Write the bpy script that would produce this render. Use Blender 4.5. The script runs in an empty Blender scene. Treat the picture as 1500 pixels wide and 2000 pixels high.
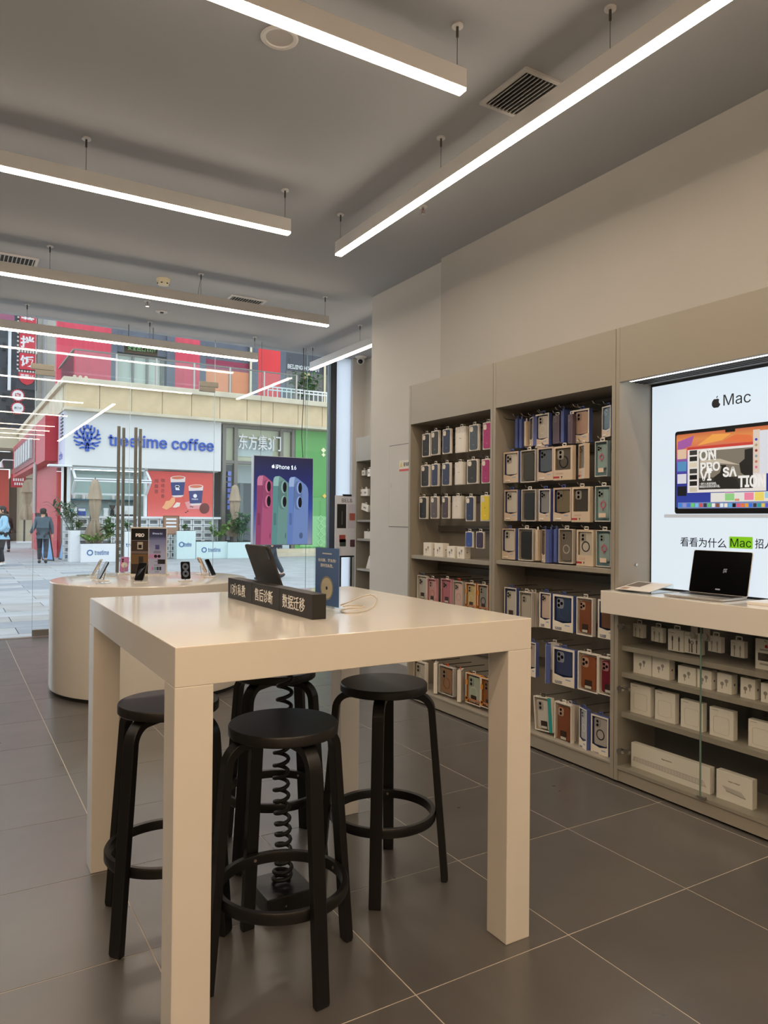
import bpy, bmesh, math, random
from math import sin, cos, pi, radians
from mathutils import Vector, Matrix, Euler
random.seed(7)
S = bpy.context.scene
C = S.collection
# ------------------------------------------------------------------ camera
FPX, YAW, PIT, ROL, H = 1422.0, -0.54046, 0.0095, 0.0091, 1.36
_r = Vector((cos(YAW), sin(YAW), 0)); _f = Vector((-sin(YAW), cos(YAW), 0)); _u = Vector((0, 0, 1))
_f, _u = _f*cos(PIT)+_u*sin(PIT), _u*cos(PIT)-_f*sin(PIT)
_r, _u = _r*cos(ROL)+_u*sin(ROL), _u*cos(ROL)-_r*sin(ROL)
cd = bpy.data.cameras.new('camera'); co = bpy.data.objects.new('camera', cd); C.objects.link(co)
cd.sensor_fit = 'VERTICAL'; cd.sensor_height = 36; cd.lens = FPX/2000*36; cd.clip_start = .02; cd.clip_end = 300
mw = Matrix((( _r.x, _u.x, -_f.x, 0), (_r.y, _u.y, -_f.y, 0), (_r.z, _u.z, -_f.z, H), (0, 0, 0, 1)))
co.matrix_world = mw
S.camera = co
# ------------------------------------------------------------------ world, sun, exposure
w = bpy.data.worlds.new('sky'); S.world = w; w.use_nodes = True
bg = w.node_tree.nodes['Background']; bg.inputs[0].default_value = (.80, .90, 1.0, 1); bg.inputs[1].default_value = 2.0
S.view_settings.view_transform = 'Standard'; S.view_settings.look = 'None'
S.view_settings.gamma = 1; S.view_settings.use_curve_mapping = False
S.view_settings.exposure = 0.0
LAMP = (1.0, .83, .64); LAMP_S = 34.0        # the neutral line lamps in view
LAMPW = (1.0, .70, .44); LAMPW_S = 45.0     # unseen warmer lamps over the back of the shop, partly added for more light
# ------------------------------------------------------------------ photo pixel -> direction -> point on a known plane
def ray(x, y): return _f + _r*((x-750)/FPX) - _u*((y-1000)/FPX)
O = Vector((0, 0, H))
def atx(x, y, X): d = ray(x, y); return O + d*(X/d.x)
def aty(x, y, Y): d = ray(x, y); return O + d*(Y/d.y)
def atz(x, y, z): d = ray(x, y); return O + d*((z-H)/d.z)
def zoomer(ox, oy, s): return lambda x, y: (ox+x*s, oy+y*s)
# ------------------------------------------------------------------ materials
def lin(c):
    o = []
    for v in c[:3]:
        v /= 255.0
        o.append(v/12.92 if v <= .04045 else ((v+.055)/1.055)**2.4)
    return (o[0], o[1], o[2], 1)
MC = {}
def M(name, col=None, rough=.5, metal=0., noise=0., ns=8., bump=0., bs=60., emit=0., coat=0., trans=0., spec=.5, stretch=None):
    if name in MC: return MC[name]
    m = bpy.data.materials.new(name); m.use_nodes = True; nt = m.node_tree; b = nt.nodes['Principled BSDF']
    c = lin(col)
    b.inputs['Base Color'].default_value = c; b.inputs['Roughness'].default_value = rough; b.inputs['Metallic'].default_value = metal
    b.inputs['Specular IOR Level'].default_value = spec
    if coat: b.inputs['Coat Weight'].default_value = coat; b.inputs['Coat Roughness'].default_value = .05
    if trans: b.inputs['Transmission Weight'].default_value = trans
    if emit:
        b.inputs['Emission Color'].default_value = c; b.inputs['Emission Strength'].default_value = emit
        b.inputs['Base Color'].default_value = (c[0]*.25, c[1]*.25, c[2]*.25, 1)
    if noise or bump:
        tc = nt.nodes.new('ShaderNodeTexCoord'); src = tc.outputs['Object']
        if stretch:
            mp = nt.nodes.new('ShaderNodeMapping'); mp.inputs['Scale'].default_value = stretch
            nt.links.new(src, mp.inputs['Vector']); src = mp.outputs['Vector']
    if noise:
        n = nt.nodes.new('ShaderNodeTexNoise'); n.inputs['Scale'].default_value = ns; n.inputs['Detail'].default_value = 6
        nt.links.new(src, n.inputs['Vector'])
        r = nt.nodes.new('ShaderNodeValToRGB')
        r.color_ramp.elements[0].position = .3; r.color_ramp.elements[1].position = .7
        r.color_ramp.elements[0].color = tuple(max(0, v*(1-noise)) for v in c[:3])+(1,)
        r.color_ramp.elements[1].color = tuple(min(1, v*(1+noise)) for v in c[:3])+(1,)
        nt.links.new(n.outputs['Fac'], r.inputs['Fac']); nt.links.new(r.outputs['Color'], b.inputs['Base Color'])
    if bump:
        n2 = nt.nodes.new('ShaderNodeTexNoise'); n2.inputs['Scale'].default_value = bs; n2.inputs['Detail'].default_value = 4
        nt.links.new(src, n2.inputs['Vector'])
        bp = nt.nodes.new('ShaderNodeBump'); bp.inputs['Strength'].default_value = bump; bp.inputs['Distance'].default_value = .01
        nt.links.new(n2.outputs['Fac'], bp.inputs['Height']); nt.links.new(bp.outputs['Normal'], b.inputs['Normal'])
    MC[name] = m; return m
def glassmat(name, tint=(.97, .985, .98), rough=0.0, ior=1.5, refl=1.0, milk=0.0):
    if name in MC: return MC[name]
    m = bpy.data.materials.new(name); m.use_nodes = True; nt = m.node_tree; nt.nodes.clear()
    out = nt.nodes.new('ShaderNodeOutputMaterial'); mx = nt.nodes.new('ShaderNodeMixShader')
    t = nt.nodes.new('ShaderNodeBsdfTransparent'); t.inputs[0].default_value = (*tint, 1)
    g = nt.nodes.new('ShaderNodeBsdfGlossy'); g.inputs['Roughness'].default_value = rough; g.inputs['Color'].default_value = (refl, refl, refl, 1)
    lw = nt.nodes.new('ShaderNodeLayerWeight'); lw.inputs[0].default_value = .5
    pw_ = nt.nodes.new('ShaderNodeMath'); pw_.operation = 'POWER'; pw_.inputs[1].default_value = 5; nt.links.new(lw.outputs['Facing'], pw_.inputs[0])
    f0 = ((ior-1)/(ior+1))**2
    ma = nt.nodes.new('ShaderNodeMath'); ma.operation = 'MULTIPLY_ADD'; ma.inputs[1].default_value = 1-f0; ma.inputs[2].default_value = f0
    nt.links.new(pw_.outputs[0], ma.inputs[0]); nt.links.new(ma.outputs[0], mx.inputs[0])
    base = t.outputs[0]
    if milk:
        d = nt.nodes.new('ShaderNodeBsdfTranslucent'); d.inputs[0].default_value = (.93, .95, .98, 1)
        m2 = nt.nodes.new('ShaderNodeMixShader'); m2.inputs[0].default_value = milk
        nt.links.new(t.outputs[0], m2.inputs[1]); nt.links.new(d.outputs[0], m2.inputs[2]); base = m2.outputs[0]
    nt.links.new(base, mx.inputs[1]); nt.links.new(g.outputs[0], mx.inputs[2]); nt.links.new(mx.outputs[0], out.inputs[0])
    MC[name] = m; return m
def lampmat(name, col, st):
    if name in MC: return MC[name]
    m = bpy.data.materials.new(name); m.use_nodes = True; b = m.node_tree.nodes['Principled BSDF']
    b.inputs['Base Color'].default_value = (.8, .8, .8, 1)
    b.inputs['Emission Color'].default_value = (*col, 1); b.inputs['Emission Strength'].default_value = st
    MC[name] = m; return m
def gradmat(name, stops, z0, z1, emit=1.0):
    """backlit print: colour runs along local z"""
    if name in MC: return MC[name]
    m = bpy.data.materials.new(name); m.use_nodes = True; nt = m.node_tree; b = nt.nodes['Principled BSDF']
    tc = nt.nodes.new('ShaderNodeTexCoord'); sx = nt.nodes.new('ShaderNodeSeparateXYZ'); nt.links.new(tc.outputs['Object'], sx.inputs[0])
    mr = nt.nodes.new('ShaderNodeMapRange'); mr.inputs[1].default_value = z0; mr.inputs[2].default_value = z1
    nt.links.new(sx.outputs['Z'], mr.inputs[0])
    r = nt.nodes.new('ShaderNodeValToRGB'); els = r.color_ramp.elements
    for i, (p, c) in enumerate(stops):
        e = els[i] if i < 2 else els.new(p)
        e.position = p; e.color = lin(c)
    nt.links.new(mr.outputs[0], r.inputs[0])
    if emit:
        nt.links.new(r.outputs[0], b.inputs['Emission Color']); b.inputs['Emission Strength'].default_value = emit
        b.inputs['Base Color'].default_value = (.03, .03, .03, 1); b.inputs['Roughness'].default_value = .25
    else:
        nt.links.new(r.outputs[0], b.inputs['Base Color']); b.inputs['Roughness'].default_value = .4
    MC[name] = m; return m
# ------------------------------------------------------------------ mesh building
def rrect(w, h, r, n=4, cx=0, cy=0):
    p = []; r = min(r, w/2-1e-5, h/2-1e-5)
    for (sx, sy, a0) in ((1, -1, -90), (1, 1, 0), (-1, 1, 90), (-1, -1, 180)):
        for i in range(n+1):
            a = radians(a0+90*i/n)
            p.append((cx+sx*(w/2-r)+r*cos(a), cy+sy*(h/2-r)+r*sin(a)))
    return p
def circ(r, n=20, cx=0, cy=0, ry=None):
    return [(cx+r*cos(2*pi*i/n), cy+(ry or r)*sin(2*pi*i/n)) for i in range(n)]
class MB:
    def __init__(s): s.v = []; s.f = []
    def add(s, vs, fs, mat=None):
        k = len(s.v)
        s.v += [tuple(mat @ Vector(v)) if mat else tuple(v) for v in vs]
        s.f += [tuple(i+k for i in f) for f in fs]; return s
    def box(s, x0, x1, y0, y1, z0, z1, mat=None):
        return s.add([(x0,y0,z0),(x1,y0,z0),(x1,y1,z0),(x0,y1,z0),(x0,y0,z1),(x1,y0,z1),(x1,y1,z1),(x0,y1,z1)],
            [(0,3,2,1),(4,5,6,7),(0,1,5,4),(1,2,6,5),(2,3,7,6),(3,0,4,7)], mat)
    def prism(s, poly, a, b, ax='y', mat=None):
        """poly in the two other axes (x,z for y; x,y for z; y,z for x), pushed from a to b"""
        n = len(poly)
        def P(p, t): return (p[0], t, p[1]) if ax == 'y' else ((p[0], p[1], t) if ax == 'z' else (t, p[0], p[1]))
        vs = [P(p, a) for p in poly]+[P(p, b) for p in poly]
        fs = [tuple(range(n)), tuple(range(2*n-1, n-1, -1))]+[(i, (i+1) % n, n+(i+1) % n, n+i) for i in range(n)]
        return s.add(vs, fs, mat)
    def ring(s, outer, inner, a, b, ax='y', mat=None):
        n = len(outer)
        def P(p, t): return (p[0], t, p[1]) if ax == 'y' else ((p[0], p[1], t) if ax == 'z' else (t, p[0], p[1]))
        vs = [P(p, a) for p in outer]+[P(p, a) for p in inner]+[P(p, b) for p in outer]+[P(p, b) for p in inner]
        fs = []
        for i in range(n):
            j = (i+1) % n
            fs += [(i, j, n+j, n+i), (2*n+i, 3*n+i, 3*n+j, 2*n+j), (i, 2*n+i, 2*n+j, j), (n+i, n+j, 3*n+j, 3*n+i)]
        return s.add(vs, fs, mat)
    def frame(s, w, h, bw, a, b, cx=0, cz=0, ax='y', r=0.0, bt=None, bb=None):
        bt = bw if bt is None else bt; bb = bw if bb is None else bb
        o = rrect(w, h, max(r, 1e-4), 3, cx, cz)
        i = rrect(w-2*bw, h-bt-bb, max(r*.6, 1e-4), 3, cx, cz+(bb-bt)/2)
        return s.ring(o, i, a, b, ax)
    def cyl(s, p0, p1, r0, r1=None, n=12):
        r1 = r0 if r1 is None else r1
        p0 = Vector(p0); p1 = Vector(p1); d = (p1-p0).normalized()
        a = d.orthogonal().normalized(); b = d.cross(a)
        vs = [p0+(a*cos(2*pi*i/n)+b*sin(2*pi*i/n))*r0 for i in range(n)]+[p1+(a*cos(2*pi*i/n)+b*sin(2*pi*i/n))*r1 for i in range(n)]
        return s.add(vs, [tuple(range(n-1, -1, -1)), tuple(range(n, 2*n))]+[(i, (i+1) % n, n+(i+1) % n, n+i) for i in range(n)])
    def tube(s, path, r, n=8, closed=False):
        P = [Vector(p) for p in path]; m = len(P); vs = []; nrm = None
        for i in range(m):
            if closed: t = (P[(i+1) % m]-P[i-1]).normalized()
            else: t = (P[min(i+1, m-1)]-P[max(i-1, 0)]).normalized()
            if nrm is None: nrm = t.orthogonal().normalized()
            nrm = (nrm-t*nrm.dot(t)).normalized(); b = t.cross(nrm)
            rr = r[i] if isinstance(r, (list, tuple)) else r
            vs += [P[i]+(nrm*cos(2*pi*k/n)+b*sin(2*pi*k/n))*rr for k in range(n)]
        fs = []
        for i in range(m if closed else m-1):
            j = (i+1) % m
            fs += [(i*n+k, i*n+(k+1) % n, j*n+(k+1) % n, j*n+k) for k in range(n)]
        if not closed: fs += [tuple(range(n-1, -1, -1)), tuple(range((m-1)*n, m*n))]
        return s.add(vs, fs)
    def lathe(s, prof, n=24, c=(0, 0, 0), fold=None, closed=False):
        vs = []; m = len(prof)
        for (r, z) in prof:
            for k in range(n):
                a = 2*pi*k/n; q = r*(fold(a, z) if fold else 1)
                vs.append((c[0]+q*cos(a), c[1]+q*sin(a), c[2]+z))
        fs = [(i*n+k, i*n+(k+1) % n, (i+1)*n+(k+1) % n, (i+1)*n+k) for i in range(m-1) for k in range(n)]
        if closed: fs += [((m-1)*n+k, (m-1)*n+(k+1) % n, (k+1) % n, k) for k in range(n)]
        else: fs += [tuple(range(n-1, -1, -1)), tuple(range((m-1)*n, m*n))]
        return s.add(vs, fs)
    def ball(s, c, r, n=10, m=7):
        rx, ry, rz = r if isinstance(r, tuple) else (r, r, r)
        vs = [(c[0], c[1], c[2]-rz)]
        for i in range(1, m):
            t = -pi/2+pi*i/m
            vs += [(c[0]+rx*cos(t)*cos(2*pi*k/n), c[1]+ry*cos(t)*sin(2*pi*k/n), c[2]+rz*sin(t)) for k in range(n)]
        vs.append((c[0], c[1], c[2]+rz)); e = len(vs)-1
        fs = [(0, 1+(k+1) % n, 1+k) for k in range(n)]
        for i in range(m-2):
            fs += [(1+i*n+k, 1+i*n+(k+1) % n, 1+(i+1)*n+(k+1) % n, 1+(i+1)*n+k) for k in range(n)]
        fs += [(e, 1+(m-2)*n+k, 1+(m-2)*n+(k+1) % n) for k in range(n)]
        return s.add(vs, fs)
    def mesh(s, name, smooth=None):
        me = bpy.data.meshes.new(name); me.from_pydata(s.v, [], s.f); me.update()
        bm = bmesh.new(); bm.from_mesh(me); bmesh.ops.recalc_face_normals(bm, faces=bm.faces); bm.to_mesh(me); bm.free()
        if smooth is not None:
            me.shade_smooth(); me.set_sharp_from_angle(angle=radians(smooth))
        return me
def tag(o, label=None, cat=None, group=None, kind=None):
    if label: o['label'] = label
    if cat: o['category'] = cat
    if group: o['group'] = group
    if kind: o['kind'] = kind
    return o
def obj(name, mb, mat, parent=None, loc=None, rot=None, smooth=None, bevel=0, seg=2, label=None, kind=None):
    me = mb if isinstance(mb, bpy.types.Mesh) else mb.mesh(name, smooth)
    o = bpy.data.objects.new(name, me); C.objects.link(o)
    if mat and not me.materials: me.materials.append(mat)
    if parent: o.parent = parent
    if loc: o.location = loc
    if rot: o.rotation_euler = rot
    if bevel:
        b = o.modifiers.new('bevel', 'BEVEL'); b.width = bevel; b.segments = seg; b.limit_method = 'ANGLE'; b.harden_normals = False
    if label: o['label'] = label
    if kind: o['kind'] = kind
    return o
def thing(name, label, cat, loc=(0, 0, 0), rotz=0, group=None, rot=None):
    o = bpy.data.objects.new(name, None); C.objects.link(o); o.empty_display_size = .05
    o.location = loc; o.rotation_euler = rot if rot else (0, 0, rotz)
    return tag(o, label, cat, group)
def struct(name, mb, mat, parent=None, label=None, **k):
    o = obj(name, mb, mat, parent, **k)
    if not parent: o['kind'] = 'structure'
    if label: o['label'] = label
    return o
def box(x0, x1, y0, y1, z0, z1): return MB().box(x0, x1, y0, y1, z0, z1)
TEXT = []
def text(body, w, h, mat, parent, loc, rot=(pi/2, 0, 0), bold=0.0, ext=.0006, name='lettering', shear=0):
    TEXT.append((body, w, h, mat, parent, loc, rot, bold, ext, name, shear))
def flush_text():
    try: fnt = bpy.data.fonts.load(bpy.utils.system_resource('DATAFILES')+'/fonts/Inter.woff2')
    except Exception: fnt = None
    tmp = []
    for t in TEXT:
        c = bpy.data.curves.new('tmp_text', 'FONT'); c.body = t[0]; c.size = 1; c.offset = t[7]; c.align_x = 'CENTER'; c.resolution_u = 3; c.shear = t[10]
        if fnt and all(ord(ch) < 0x2000 for ch in t[0]): c.font = fnt
        o = bpy.data.objects.new('tmp_text', c); C.objects.link(o); tmp.append(o)
    bpy.context.view_layer.update()
    dg = bpy.context.evaluated_depsgraph_get()
    for o, t in zip(tmp, TEXT):
        me = bpy.data.meshes.new_from_object(o.evaluated_get(dg)); me.name = t[9]
        xs = [v.co.x for v in me.vertices]; ys = [v.co.y for v in me.vertices]
        if not xs: continue
        W = max(xs)-min(xs); Hh = max(ys)-min(ys); cx = (max(xs)+min(xs))/2; cy = (max(ys)+min(ys))/2
        sx = t[1]/W if t[1] else t[2]/Hh
        sy = t[2]/Hh if t[2] else sx
        V = [((v.co.x-cx)*sx, (v.co.y-cy)*sy, 0) for v in me.vertices]
        F = [tuple(p.vertices) for p in me.polygons]
        mb = MB(); n = len(V)
        mb.v = V; mb.f = F
        m2 = bpy.data.meshes.new(t[9]); m2.from_pydata(V, [], F); m2.update()
        bm = bmesh.new(); bm.from_mesh(m2); bmesh.ops.remove_doubles(bm, verts=bm.verts, dist=1e-7)
        r = bmesh.ops.extrude_face_region(bm, geom=bm.faces[:])
        bmesh.ops.translate(bm, verts=[g for g in r['geom'] if isinstance(g, bmesh.types.BMVert)], vec=(0, 0, t[8]))
        bmesh.ops.recalc_face_normals(bm, faces=bm.faces); bm.to_mesh(m2); bm.free()
        obj(t[9], m2, t[3], t[4], t[5], t[6])
    for o in tmp: bpy.data.objects.remove(o)
def copy_tree(o, parent=None):
    c = o.copy(); C.objects.link(c); c.parent = parent
    for ch in list(o.children): copy_tree(ch, c)
    return c
FX = (pi/2, 0, 0)          # faces the local -y side
# apple outline and the tree crown emblem as flat marks
def apple_mb(s, d=.0006):
    mb = MB(); pts = []
    for i in range(40):
        a = 2*pi*i/40
        x = .42*cos(a)*(1-.06*sin(a)); y = .44*sin(a)-.02
        y -= .07*math.exp(-((x)/.11)**2)*(1 if sin(a) > 0 else -.75)
        bx, by = x-.50, y-.10
        if bx*bx+by*by < .24**2:
            q = math.atan2(by, bx); x, y = .50+.24*cos(q), .10+.24*sin(q)
        pts.append((x*s, y*s))
    mb.prism(pts, 0, -d)
    mb.prism([((.0+.02)*s, .44*s), (.05*s, .56*s), (.17*s, .64*s), (.16*s, .53*s), (.10*s, .46*s)], 0, -d)
    return mb
def apple(s, mat, parent, loc): return obj('emblem', apple_mb(s), mat, parent, loc)
# ================================================================== the shop shell
ZC, YG = 3.6, 9.0
XL, YB, XR, XP, XN = -4.2, -4.0, 3.61, 3.66, 5.03
m_wall = M('wall_paint', (203, 201, 197), .75, noise=.02, ns=2, bump=.05, bs=250); m_wallr = M('wall_paint_shaded', (188, 185, 180), .75, noise=.02, ns=2, bump=.05, bs=250); m_walll = M('wall_greige', (128, 124, 118), .7)  # one wall paint: pillar copy lighter for daylight, right wall darker for shade
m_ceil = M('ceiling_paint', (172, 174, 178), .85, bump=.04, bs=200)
m_white = M('white_lacquer', (228, 224, 216), .18, noise=.012, ns=3, coat=.4)
m_grout = M('grout', (196, 188, 178), .8)
def tilemat():
    m = bpy.data.materials.new('grey_tile'); m.use_nodes = True; nt = m.node_tree; b = nt.nodes['Principled BSDF']
    g = nt.nodes.new('ShaderNodeNewGeometry'); oi = nt.nodes.new('ShaderNodeObjectInfo')
    n = nt.nodes.new('ShaderNodeTexNoise'); n.inputs['Scale'].default_value = 2.2; n.inputs['Detail'].default_value = 4; n.inputs['Roughness'].default_value = .6
    nt.links.new(g.outputs['Position'], n.inputs['Vector'])
    ad = nt.nodes.new('ShaderNodeMath'); ad.operation = 'MULTIPLY_ADD'; ad.inputs[1].default_value = .22; nt.links.new(oi.outputs['Random'], ad.inputs[0])
    nt.links.new(n.outputs['Fac'], ad.inputs[2])
    r = nt.nodes.new('ShaderNodeValToRGB'); r.color_ramp.elements[0].position = .2; r.color_ramp.elements[1].position = 1.0
    r.color_ramp.elements[0].color = lin((76, 74, 73)); r.color_ramp.elements[1].color = lin((96, 94, 92))
    nt.links.new(ad.outputs[0], r.inputs[0]); nt.links.new(r.outputs[0], b.inputs['Base Color'])
    b.inputs['Roughness'].default_value = .34; b.inputs['Specular IOR Level'].default_value = 1.0
    n2 = nt.nodes.new('ShaderNodeTexNoise'); n2.inputs['Scale'].default_value = 5; n2.inputs['Detail'].default_value = 3
    nt.links.new(g.outputs['Position'], n2.inputs['Vector'])
    mr = nt.nodes.new('ShaderNodeMapRange'); mr.inputs[3].default_value = .24; mr.inputs[4].default_value = .36
    nt.links.new(n2.outputs['Fac'], mr.inputs[0]); nt.links.new(mr.outputs[0], b.inputs['Roughness'])
    return m
m_tile = tilemat()
floor = struct('floor', box(XL, XN, YB, YG+.06, -.12, -.0012), m_grout, label='dark grey square floor tiles with pale joints')
T, G = .6, .0022
full = box(-T/2+G, T/2-G, -T/2+G, T/2-G, -.01, 0).mesh('tile'); full.materials.append(m_tile)
rest = MB()
for i in range(-10, 6):
    for j in range(-10, 13):
        x0, y0 = 1.767+T*i, 1.743+T*j; x1, y1 = x0+T, y0+T
        if x1 < XL+.05 or y1 < YB+.05 or x0 > XN-.02 or y0 > YG+.04: continue
        cx0, cx1, cy0, cy1 = max(x0+G, XL), min(x1-G, XN), max(y0+G, YB), min(y1-G, YG+.06)
        near = x1 > -.75 and y1 > .5 and not (x0 > XR-.1 and y0 < 6.0)
        if not near: rest.box(cx0, cx1, cy0, cy1, -.01, 0); continue
        if abs(cx1-cx0-T+2*G) < 1e-6 and abs(cy1-cy0-T+2*G) < 1e-6:
            obj('tile', full, m_tile, floor, (x0+T/2, y0+T/2, 0))
        else:
            obj('tile', box(cx0, cx1, cy0, cy1, -.01, 0), m_tile, floor)
obj('tile_field', rest, m_tile, floor, kind='stuff')
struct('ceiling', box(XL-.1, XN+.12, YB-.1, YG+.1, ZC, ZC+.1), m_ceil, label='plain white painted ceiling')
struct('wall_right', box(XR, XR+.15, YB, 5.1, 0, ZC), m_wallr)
struct('wall_pillar', box(XP, XN+.1, 5.1, 6.37, 0, ZC), m_wall)
struct('wall_recess', box(XN, XN+.1, 6.37, YG+.06, 0, ZC), m_wall)
struct('wall_left', box(XL-.1, XL, YB, YG+.06, 0, ZC), m_walll)  # unseen wall, darkened so less light reaches the table side
struct('wall_back', box(XL-.1, XR+.15, YB-.1, YB, 0, ZC), m_wall)
fx = lambda p, y=1000: aty(p, y, YG).x
xm0, xm1, xm2 = fx(640), fx(652), fx(683)
struct('wall_front', box(xm2, XN+.1, YG-.06, YG+.06, 0, ZC), m_wall)
struct('wall_lightblock', box(XL-.1, -.6, YG-.06, YG+.06, 0, ZC), m_walll)  # unseen wall instead of glass, added to block daylight from the left
m_mull = M('anthracite_frame', (72, 78, 88), .4, metal=.3)
struct('trim_1', box(xm0, xm1, YG-.05, YG+.05, 0, ZC), m_mull)
m_film = glassmat('window_film', (.85, .9, .96), .25, milk=.8)
struct('window_5', box(xm1, xm2, YG-.01, YG+.01, 0, ZC), m_film, label='narrow pane covered with pale frosted film')
# ---- glass front: fixed panes, transoms, two doors with patch fittings and long tube handles
m_glass = glassmat('shop_glass')
m_edge = M('glass_edge', (120, 150, 140), .15)
m_bronze = M('brushed_bronze', (128, 126, 120), .42, metal=.35)
m_steel = M('brushed_steel', (170, 165, 158), .3, metal=.9)
m_chrome = M('chrome', (200, 198, 194), .15, metal=1)
xa, xb, xc, xd = fx(66), fx(252), fx(417), fx(598)
gt = .006
zt = 3.0
def pane(name, x0, x1, z0, z1, label=None):
    o = struct(name, box(x0+.003, x1-.003, YG-gt, YG+gt, z0, z1), m_glass, label=label)
    obj('pane_edge', box(x1-.0035, x1-.0005, YG-gt, YG+gt, z0, z1), m_edge, o)
    return o
pane('window_1', -.6, xa, .0, ZC, 'tall fixed glass pane left of the shop doors')
pane('window_2', xa, xc, zt+.012, ZC, 'glass transom above the two shop doors')
pane('window_3', xc, xd, .0, ZC, 'tall fixed glass pane right of the shop doors')
pane('window_4', xd, xm0, .0, ZC, 'narrow fixed glass pane against the dark frame')
for nm, x0, x1, hx, side in (('door_1', xa, xb, aty(235, 1000, YG).x, 1), ('door_2', xb, xc, aty(268, 1000, YG).x, -1)):
    d = pane(nm, x0, x1, .012, zt, 'frameless glass shop door')
    for s in (-1, 1):
        t = MB(); t.cyl((hx+s*.040, YG+s*.062, .66), (hx+s*.040, YG+s*.062, 2.42), .019, n=14)
        hd = obj('door_handle', t, m_bronze, d, smooth=40)
        for zz in (.80, 2.28): obj('handle_post', MB().cyl((hx+s*.040, YG+s*.062, zz), (hx+s*.040, YG+s*gt, zz), .010), m_steel, hd, smooth=40)
    xe = x0 if side == 1 else x1-.2
    for z0, z1 in ((.012, .085), (zt-.06, zt)):
        obj('patch_fitting', box(xe, xe+.2, YG-.018, YG+.018, z0, z1), m_bronze, d, bevel=.002)
m_pf = m_bronze
for xe in (xa-.05, xc-.20):
    obj('transom_fitting', box(xe, xe+.24, YG-.018, YG+.018, zt+.003, zt+.065), m_bronze, bpy.data.objects['window_2'], bevel=.002)
struct('threshold', box(XL, xm0, YG-.03, YG+.06, -.003, .006), m_steel)
# ================================================================== hanging line lamps
m_alu = M('lamp_housing', (226, 224, 222), .45, metal=.1)
m_lamp = lampmat('lamp_diffuser', LAMP, LAMP_S)
m_wire = M('steel_wire', (95, 92, 88), .4, metal=.7)
ZL = 3.3
m_lampw = lampmat('lamp_diffuser_warm', LAMPW, LAMPW_S)
def line_lamp(label, p, q, axis, start, lm=None):
    L = abs(q-p)
    t = thing('linear_pendant_lamp', label, 'ceiling lamp', (0, 0, ZL), group=None)
    w2 = .027; h = .1
    a, b = min(p, q), max(p, q)
    def bx(u0, u1, v0, v1, z0, z1):
        return box(u0, u1, start+v0, start+v1, z0, z1) if axis == 'x' else box(start+v0, start+v1, u0, u1, z0, z1)
    obj('housing', bx(a, b, -w2, w2, .012, h), m_alu, t, bevel=.002)
    obj('diffuser', bx(a+.002, b-.002, -w2+.002, w2-.002, 0, .012), lm or m_lamp, t)
    k = 0; u = q-.035*(1 if q > p else -1); sg = -1 if q > p else 1
    while (u > a if sg < 0 else u < b):
        c = (u, start) if axis == 'x' else (start, u)
        wr = obj('suspension_wire', MB().cyl((*c, h), (*c, ZC-ZL-.05), .0016, n=6), m_wire, t)
        obj('wire_gripper', MB().cyl((*c, ZC-ZL-.055), (*c, ZC-ZL-.006), .006, n=8), m_wire, wr)
        obj('canopy', MB().cyl((*c, ZC-ZL-.008), (*c, ZC-ZL), .026, n=16), m_alu, wr, smooth=40)
        u += sg*1.27
    return t
line_lamp('long white line lamp hanging across above the square table', -3.0, 1.99, 'x', 2.65)
line_lamp('long white line lamp hanging across above the stools and round counter gap', -3.0, 1.985, 'x', 4.6)
line_lamp('long white line lamp hanging across behind the smoke detector', -1.8, 3.28, 'x', 6.6)
line_lamp('long white line lamp hanging right behind the glass shop front', -1.8, 3.275, 'x', 8.55)
line_lamp('very long line lamp running along the cabinet wall', -2.6, 4.785, 'y', 2.455)
line_lamp('short line lamp running into the recess beyond the pillar', 5.9+.6, 8.66, 'y', 4.068)
line_lamp('warm line lamp over the free floor before the square table', -3.0, 1.99, 'x', .7, m_lampw)
line_lamp('added warm line lamp out of view, third from the back wall', -3.0, 1.99, 'x', -.3, m_lampw)  # unseen lamp, added to brighten the table fronts
line_lamp('warm line lamp second from the back wall', -3.0, 1.99, 'x', -1.3, m_lampw)
line_lamp('added rearmost warm line lamp out of view near the back wall', -3.0, 1.99, 'x', -2.4, m_lampw)  # extra lamp out of view, added for stronger light from behind
# ================================================================== ceiling fittings
m_vent = M('vent_white', (205, 203, 200), .5); m_dark = M('vent_dark', (40, 40, 42), .7)
def vent(label, x0, x1, y0, y1, n):
    t = thing('ceiling_vent', label, 'air vent', ((x0+x1)/2, (y0+y1)/2, ZC), group='air vents in the ceiling')
    w, d = x1-x0, y1-y0
    obj('backing', box(-w/2+.02, w/2-.02, -d/2+.02, d/2-.02, -.004, 0), m_dark, t)
    obj('frame', MB().ring(rrect(w, d, .002, 2), rrect(w-.05, d-.05, .002, 2), -.012, 0, 'z'), m_vent, t)
    sl = None
    for i in range(n):
        x = -w/2+.025+(w-.05)*(i+.5)/n
        mb = MB().box(-.0012, .0012, -d/2+.026, d/2-.026, -.009, .009)
        if sl is None: sl = mb.mesh('slat'); sl.materials.append(m_vent)
        obj('slat', sl, m_vent, t, (x, 0, -.012), (0, radians(30), 0))
    return t
vent('square slatted air vent beside the long cabinet-side lamp', 2.42, 2.69, 2.71, 3.08, 9)
vent('slatted air vent beside the smoke detector', 2.42, 2.80, 7.05, 7.28, 12)
vent('slatted air vent over the shop doors', .10, .66, 6.98, 7.24, 16)
t = thing('downlight', 'round recessed downlight, unlit, in the ceiling', 'ceiling lamp', (1.299, 3.149, ZC))
obj('trim_ring', MB().lathe([(.062, -.001), (.085, -.001), (.088, -.006), (.080, -.012), (.066, -.010)], 32, closed=True), M('downlight_trim', (215, 213, 210), .4), t, smooth=40)
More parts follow.
